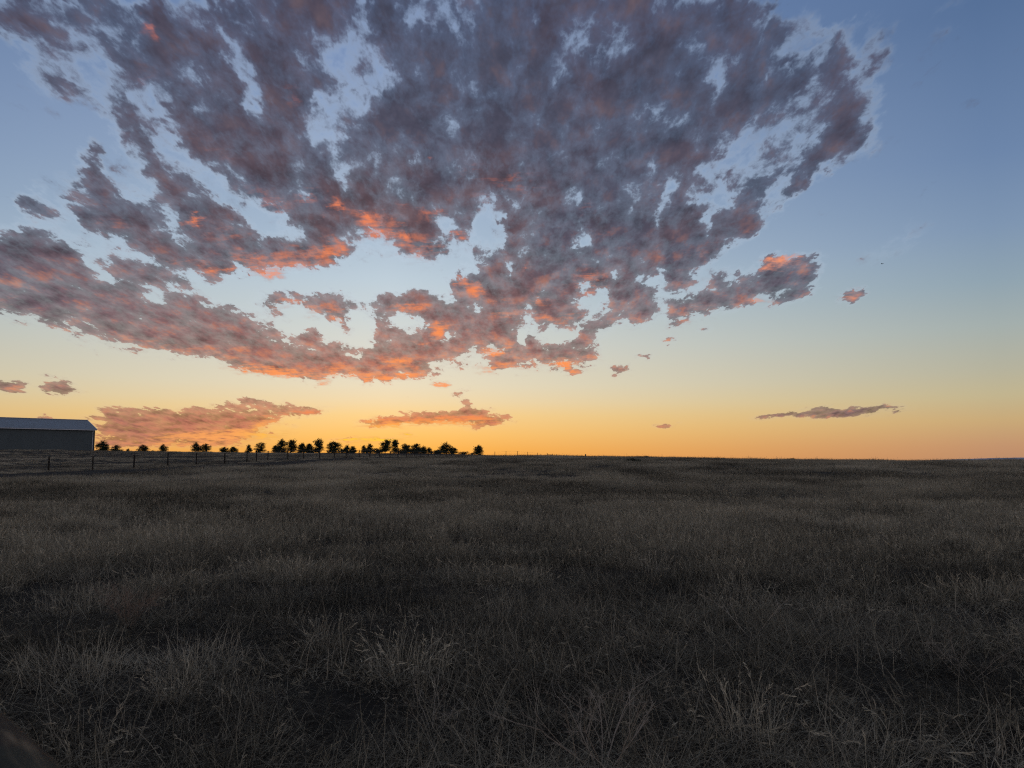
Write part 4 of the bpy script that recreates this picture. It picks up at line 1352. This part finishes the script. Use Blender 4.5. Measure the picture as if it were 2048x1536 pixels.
def scatter():
    rng = np.random.default_rng(11)
    P, I, S, T, RX, RZ = [], [], [], [], [], []

    def zone(n, r0, r1, amax, kinds, smin, smax, keep):
        a = np.radians(rng.uniform(-amax, amax, n))
        r = np.sqrt(rng.uniform(r0 * r0, r1 * r1, n))
        x, y = np.sin(a) * r, np.cos(a) * r
        k, tone, sc, idx = keep(x, y, r, n)
        s = rng.uniform(smin, smax, n) * sc
        z = height(x, y)
        pick = np.array(kinds)[rng.integers(0, len(kinds), n)] if idx is None else idx
        P.append(np.stack([x, y, z], 1)[k]); I.append(pick[k]); S.append(s[k]); T.append(tone[k])
        RX.append(rng.normal(0, .07, n)[k]); RZ.append(rng.uniform(0, 6.283, n)[k])

    def fence_u(x, y):
        return (x - FENCE_P.x) * FENCE_N.x + (y - FENCE_P.y) * FENCE_N.y

    def bare(x, y):
        """0..1: how bare the near ground is (dark hollows left and right of the middle)."""
        b = 0.0
        for cx, cy, rx, ry, w in ((-3.2, 6.9, 2.4, .55, .9), (-2.4, 4.6, 1.6, .7, .8), (-1.1, 4.3, .9, .6, .6), (-1.6, 7.0, 1.6, .5, .7), (2.6, 5.2, 1.2, .5, .6),
                                  (2.2, 6.0, 1.4, .35, .5), (-5.5, 8.4, 1.4, .5, .8), (.9, 9.2, 1.4, .4, .5), (4.4, 7.4, 1.5, .4, .4), (.2, 4.2, .5, .3, .5), (-3.4, 5.6, .8, .4, .6)):
            b = np.maximum(b, w * np.clip(1.4 - np.hypot((x - cx) / rx, (y - cy) / ry), 0, 1))
        return b

    def near(x, y, r, n):
        p1 = _vnoise(x / 1.3, y / .7, 21)
        p2 = _vnoise(x / .5, y / .5, 22)
        dens = np.clip(.55 + 1.5 * (p1 - .48) + .6 * (p2 - .5), .06, 1) * (1 - bare(x, y))
        k = rng.random(n) < dens
        tone = np.clip(.26 + .018 * r + .5 * (_vnoise(x / 2.2, y / 1.2, 23) - .5) + rng.normal(0, .17, n), 0, 1)
        return k, tone, .6 + .6 * p1, None

    def mats(x, y, r, n):
        k = rng.random(n) < np.clip(1.9 * (_vnoise(x / 1.2, y / .6, 25) - .18), .10, 1) * (1 - .7 * bare(x, y))
        tone = np.clip(.24 + .55 * (_vnoise(x / 1.6, y / .9, 26) - .5) + rng.normal(0, .12, n), 0, 1)
        return k, tone, np.ones(n), None

    def mid(x, y, r, n):
        u = fence_u(x, y)
        on_track = (u > 2.6) & (u < 9.6)
        p1 = _vnoise(x / 2.6, y / 4.4, 31)
        p2 = _vnoise(x / 1.5, y / 1.0, 32)
        dens = np.clip(.70 + .7 * (p1 - .5) + .5 * (p2 - .5), .12, 1)
        k = (rng.random(n) < dens) & ~(on_track & (rng.random(n) < .96))
        tone = np.clip(.44 + .75 * (_vnoise(x / 3.2, y / 6.5, 33) - .5) + .5 * (_vnoise(x / 11.0, y / 26.0, 34) - .5) + .35 * (p2 - .5) + rng.normal(0, .10, n), 0, 1)
        pasture = u < 2.6
        tone = np.where(pasture, tone * 1.2, tone)
        sc = (.50 + .65 * p1) * np.where(pasture, .5, 1.0) * np.where(on_track, .4, 1.0)
        return k, tone, sc, None

    def edge(x, y, r, n):
        u = fence_u(x, y)
        return (u > 10) & (rng.random(n) < _vnoise(x / 14, y / 14, 41)), np.clip(rng.normal(.25, .12, n), 0, 1), np.ones(n), None

    zone(3000, 2.8, 12.5, 41, NEAR, .8, 1.35, near)
    zone(3900, 2.8, 12.5, 41, MAT, .8, 1.3, mats)
    bake_near(*(np.concatenate(q) for q in (P, I, S, T, RX, RZ)))
    for q in (P, I, S, T, RX, RZ):
        q.clear()
    zone(7000, 9.5, 28, 46, MIDG, .55, 1.0, near)
    zone(21000, 11.5, 50, 45, MIDG, .75, 1.35, mid)
    zone(22000, 45, 130, 43, FARG, .75, 1.3, mid)
    zone(15000, 125, 250, 42, FARG, 1.1, 1.9, mid)
    zone(700, 105, 190, 42, EDGE, .7, 1.25, edge)
    P, I, S, T, RX, RZ = (np.concatenate(q) for q in (P, I, S, T, RX, RZ))
    me = bpy.data.meshes.new('prairie_grass')
    me.vertices.add(len(P))
    me.vertices.foreach_set('co', P.astype(np.float32).ravel())
    for nm, typ, val in (('kind_id', 'INT', I.astype(np.int32)), ('size', 'FLOAT', S.astype(np.float32)), ('tone', 'FLOAT', T.astype(np.float32))):
        at = me.attributes.new(nm, typ, 'POINT')
        at.data.foreach_set('value', val)
    rot = me.attributes.new('turn', 'FLOAT_VECTOR', 'POINT')
    rot.data.foreach_set('vector', np.stack([RX, np.zeros_like(RX), RZ], 1).astype(np.float32).ravel())
    me.update()
    o = bpy.data.objects.new('prairie_grass', me)
    COL.objects.link(o)
    tag(o, 'dry straw coloured prairie grass covering the field', 'grass', kind='stuff')
    ng = bpy.data.node_groups.new('scatter_grass', 'GeometryNodeTree')
    ng.interface.new_socket('Geometry', in_out='INPUT', socket_type='NodeSocketGeometry')
    ng.interface.new_socket('Geometry', in_out='OUTPUT', socket_type='NodeSocketGeometry')
    gi, go = ng.nodes.new('NodeGroupInput'), ng.nodes.new('NodeGroupOutput')
    ci = ng.nodes.new('GeometryNodeCollectionInfo')
    ci.inputs['Collection'].default_value = PROTO
    ci.inputs['Separate Children'].default_value = True
    ci.inputs['Reset Children'].default_value = True
    ip = ng.nodes.new('GeometryNodeInstanceOnPoints')
    ip.inputs['Pick Instance'].default_value = True

    def named(nm, typ):
        n = ng.nodes.new('GeometryNodeInputNamedAttribute')
        n.data_type = typ
        n.inputs['Name'].default_value = nm
        return n.outputs['Attribute']
    lk = ng.links.new
    lk(gi.outputs[0], ip.inputs['Points'])
    lk(ci.outputs[0], ip.inputs['Instance'])
    lk(named('kind_id', 'INT'), ip.inputs['Instance Index'])
    e2r = ng.nodes.new('FunctionNodeEulerToRotation')
    lk(named('turn', 'FLOAT_VECTOR'), e2r.inputs[0])
    lk(e2r.outputs[0], ip.inputs['Rotation'])
    lk(named('size', 'FLOAT'), ip.inputs['Scale'])
    lk(ip.outputs[0], go.inputs[0])
    md = o.modifiers.new('scatter', 'NODES')
    md.node_group = ng


scatter()


# ------------------------------------------------------------------ single plants that stand out
def plant(name, x, y, me, label, cat, group=None, rz=0.0, sc=1.0):
    o = bpy.data.objects.new(name, me)
    COL.objects.link(o)
    o.location = (x, y, gz(x, y))
    o.rotation_euler = (0, 0, rz)
    o.scale = (sc, sc, sc)
    tag(o, label, cat, group)


G = 'standing clumps of tall dry grass'
CLUMPS = [   # x, y, blades, radius, min, max, lean, curl, label
    (1.29, 4.33, 230, .17, .22, .52, .20, .7, 'tall pale grass clump standing highest near the bottom right'),
    (1.05, 4.25, 120, .14, .14, .34, .35, .9, 'shorter grass clump against the left of the tallest one'),
    (-.74, 5.59, 260, .26, .16, .46, .20, .75, 'wide upright grass clump left of the branching weed'),
    (-2.11, 4.97, 110, .10, .16, .38, .16, .6, 'narrow upright grass clump alone in the dark lower left'),
    (-1.75, 4.9, 90, .10, .12, .30, .55, 1.0, 'leaning grass clump right of the narrow upright one'),
    (-.12, 7.81, 90, .10, .18, .42, .5, 1.6, 'drooping pale tuft in the middle of the field'),
    (-2.20, 4.10, 190, .24, .12, .36, .40, 1.2, 'shaggy grass clump beside the rail in the lower left corner'),
    (-1.36, 4.02, 170, .22, .12, .34, .35, 1.2, 'shaggy clump on the bottom edge left of the round stone'),
    (1.79, 3.98, 230, .32, .14, .36, .35, 1.2, 'broad pale clump along the bottom edge at right'),
    (2.33, 3.85, 180, .26, .14, .36, .35, 1.2, 'pale clump in the bottom right corner'),
    (.22, 4.02, 90, .14, .10, .28, .45, 1.2, 'small clump at the bottom edge under the branching weed'),
    (-1.49, 6.3, 110, .13, .16, .42, .28, .8, 'thin tall clump between the wide clump and the left mounds'),
    (8.9, 14.2, 190, .34, .2, .58, .2, .7, 'pale clump standing above the grass at the far right'),
    (-7.0, 11.6, 200, .34, .2, .55, .18, .7, 'pale upright clump at the left edge beyond the dark hollow'),
    (2.55, 8.6, 150, .26, .16, .42, .25, .8, 'upright clump right of the middle beyond the forked twig'),
]
for i, (x, y, n, rad, a, b, ln, cu, label) in enumerate(CLUMPS):
    hs = .86
    plant('grass_clump', x, y, tuft_mesh('grass_clump', 500 + i, int(n * .8), rad * 1.1, a * .5, b * hs, ln * 1.3, cu * 1.2, .0019, .25, .25, 6, .24, straw_clump), label, 'grass clump', G, i * 1.3)
G = 'low rounded grass mounds'
MOUNDS = [
    (-4.32, 7.95, 520, .42, .16, .36, .75, .9, 'rounded bushy grass mound at the left edge of the dark hollow'),
    (-3.01, 5.51, 460, .36, .14, .34, .8, 1.0, 'rounded grass mound nearer the camera at lower left'),
    (-2.33, 5.75, 420, .38, .14, .36, .95, 1.1, 'arching matted mound behind the narrow upright clump'),
    (-2.30, 8.22, 480, .50, .14, .34, .85, 1.0, 'wide matted mound behind the dark hollow'),
]
for i, (x, y, n, rad, a, b, ln, cu, label) in enumerate(MOUNDS):
    plant('grass_mound', x, y, tuft_mesh('grass_mound', 600 + i, n, rad, a, b, ln, cu, .0017, .1, .0, 5, .1, straw_clump), label, 'grass mound', G)


def weed_mesh(seed, stems, H, spread, sub, r, mat, name):
    """A skeleton of bare branching stalks."""
    rng = random.Random(seed)
    b = MB()

    def grow(p, d, l, rad, depth):
        n = 4
        pts, q = [p.copy()], p.copy()
        dd = d.copy()
        for i in range(n):
            dd = (dd + Vector((rng.gauss(0, .10), rng.gauss(0, .10), rng.gauss(-.01, .06)))).normalized()
            q = q + dd * (l / n)
            pts.append(q.copy())
        b.tube(pts, [rad * (1 - .55 * i / n) for i in range(n + 1)], 4, False)
        if depth < 3:
            for k in range(sub if depth else sub + 1):
                t = rng.uniform(.35, 1.0)
                i = min(n - 1, int(t * n))
                o = pts[i].lerp(pts[i + 1], t * n - i if t < 1 else 1)
                u = (dd + Vector((rng.gauss(0, .55), rng.gauss(0, .55), rng.gauss(.05, .3)))).normalized()
                grow(o, u, l * rng.uniform(.35, .6), rad * .55, depth + 1)
    for s in range(stems):
        a = 6.283 * s / stems + rng.uniform(-.4, .4)
        d = Vector((math.cos(a) * spread, math.sin(a) * spread, 1)).normalized()
        grow(Vector((0, 0, -.03)), d, H * rng.uniform(.7, 1.0), r, 0)
    me = b.mesh(name, mat)
    at = me.attributes.new('shade', 'FLOAT', 'POINT')
    at.data.foreach_set('value', [rng.random() for _ in range(len(me.vertices))])
    return me


plant('dry_weed', .44, 3.86, weed_mesh(4, 7, .52, .75, 3, .0036, grey_stem, 'dry_weed'), 'large branching skeleton weed at the bottom centre', 'weed')
plant('dry_weed', -3.38, 6.95, weed_mesh(9, 16, .36, .55, 4, .0020, brown_stem, 'dry_weed'), 'reddish brown twiggy bush right of the rounded mound', 'weed')
plant('dry_weed', 2.01, 6.6, weed_mesh(12, 2, .42, .9, 2, .0032, grey_stem, 'dry_weed'), 'pale forked twig lying on the grass right of the middle', 'weed')
plant('dry_weed', -.45, 4.5, weed_mesh(15, 5, .30, .9, 2, .0022, grey_stem, 'dry_weed'), 'low splayed weed left of the large branching weed', 'weed')
plant('dry_weed', 3.05, 5.3, weed_mesh(18, 6, .34, .9, 3, .0022, grey_stem, 'dry_weed'), 'loose grey weed lying in the grass at lower right', 'weed')
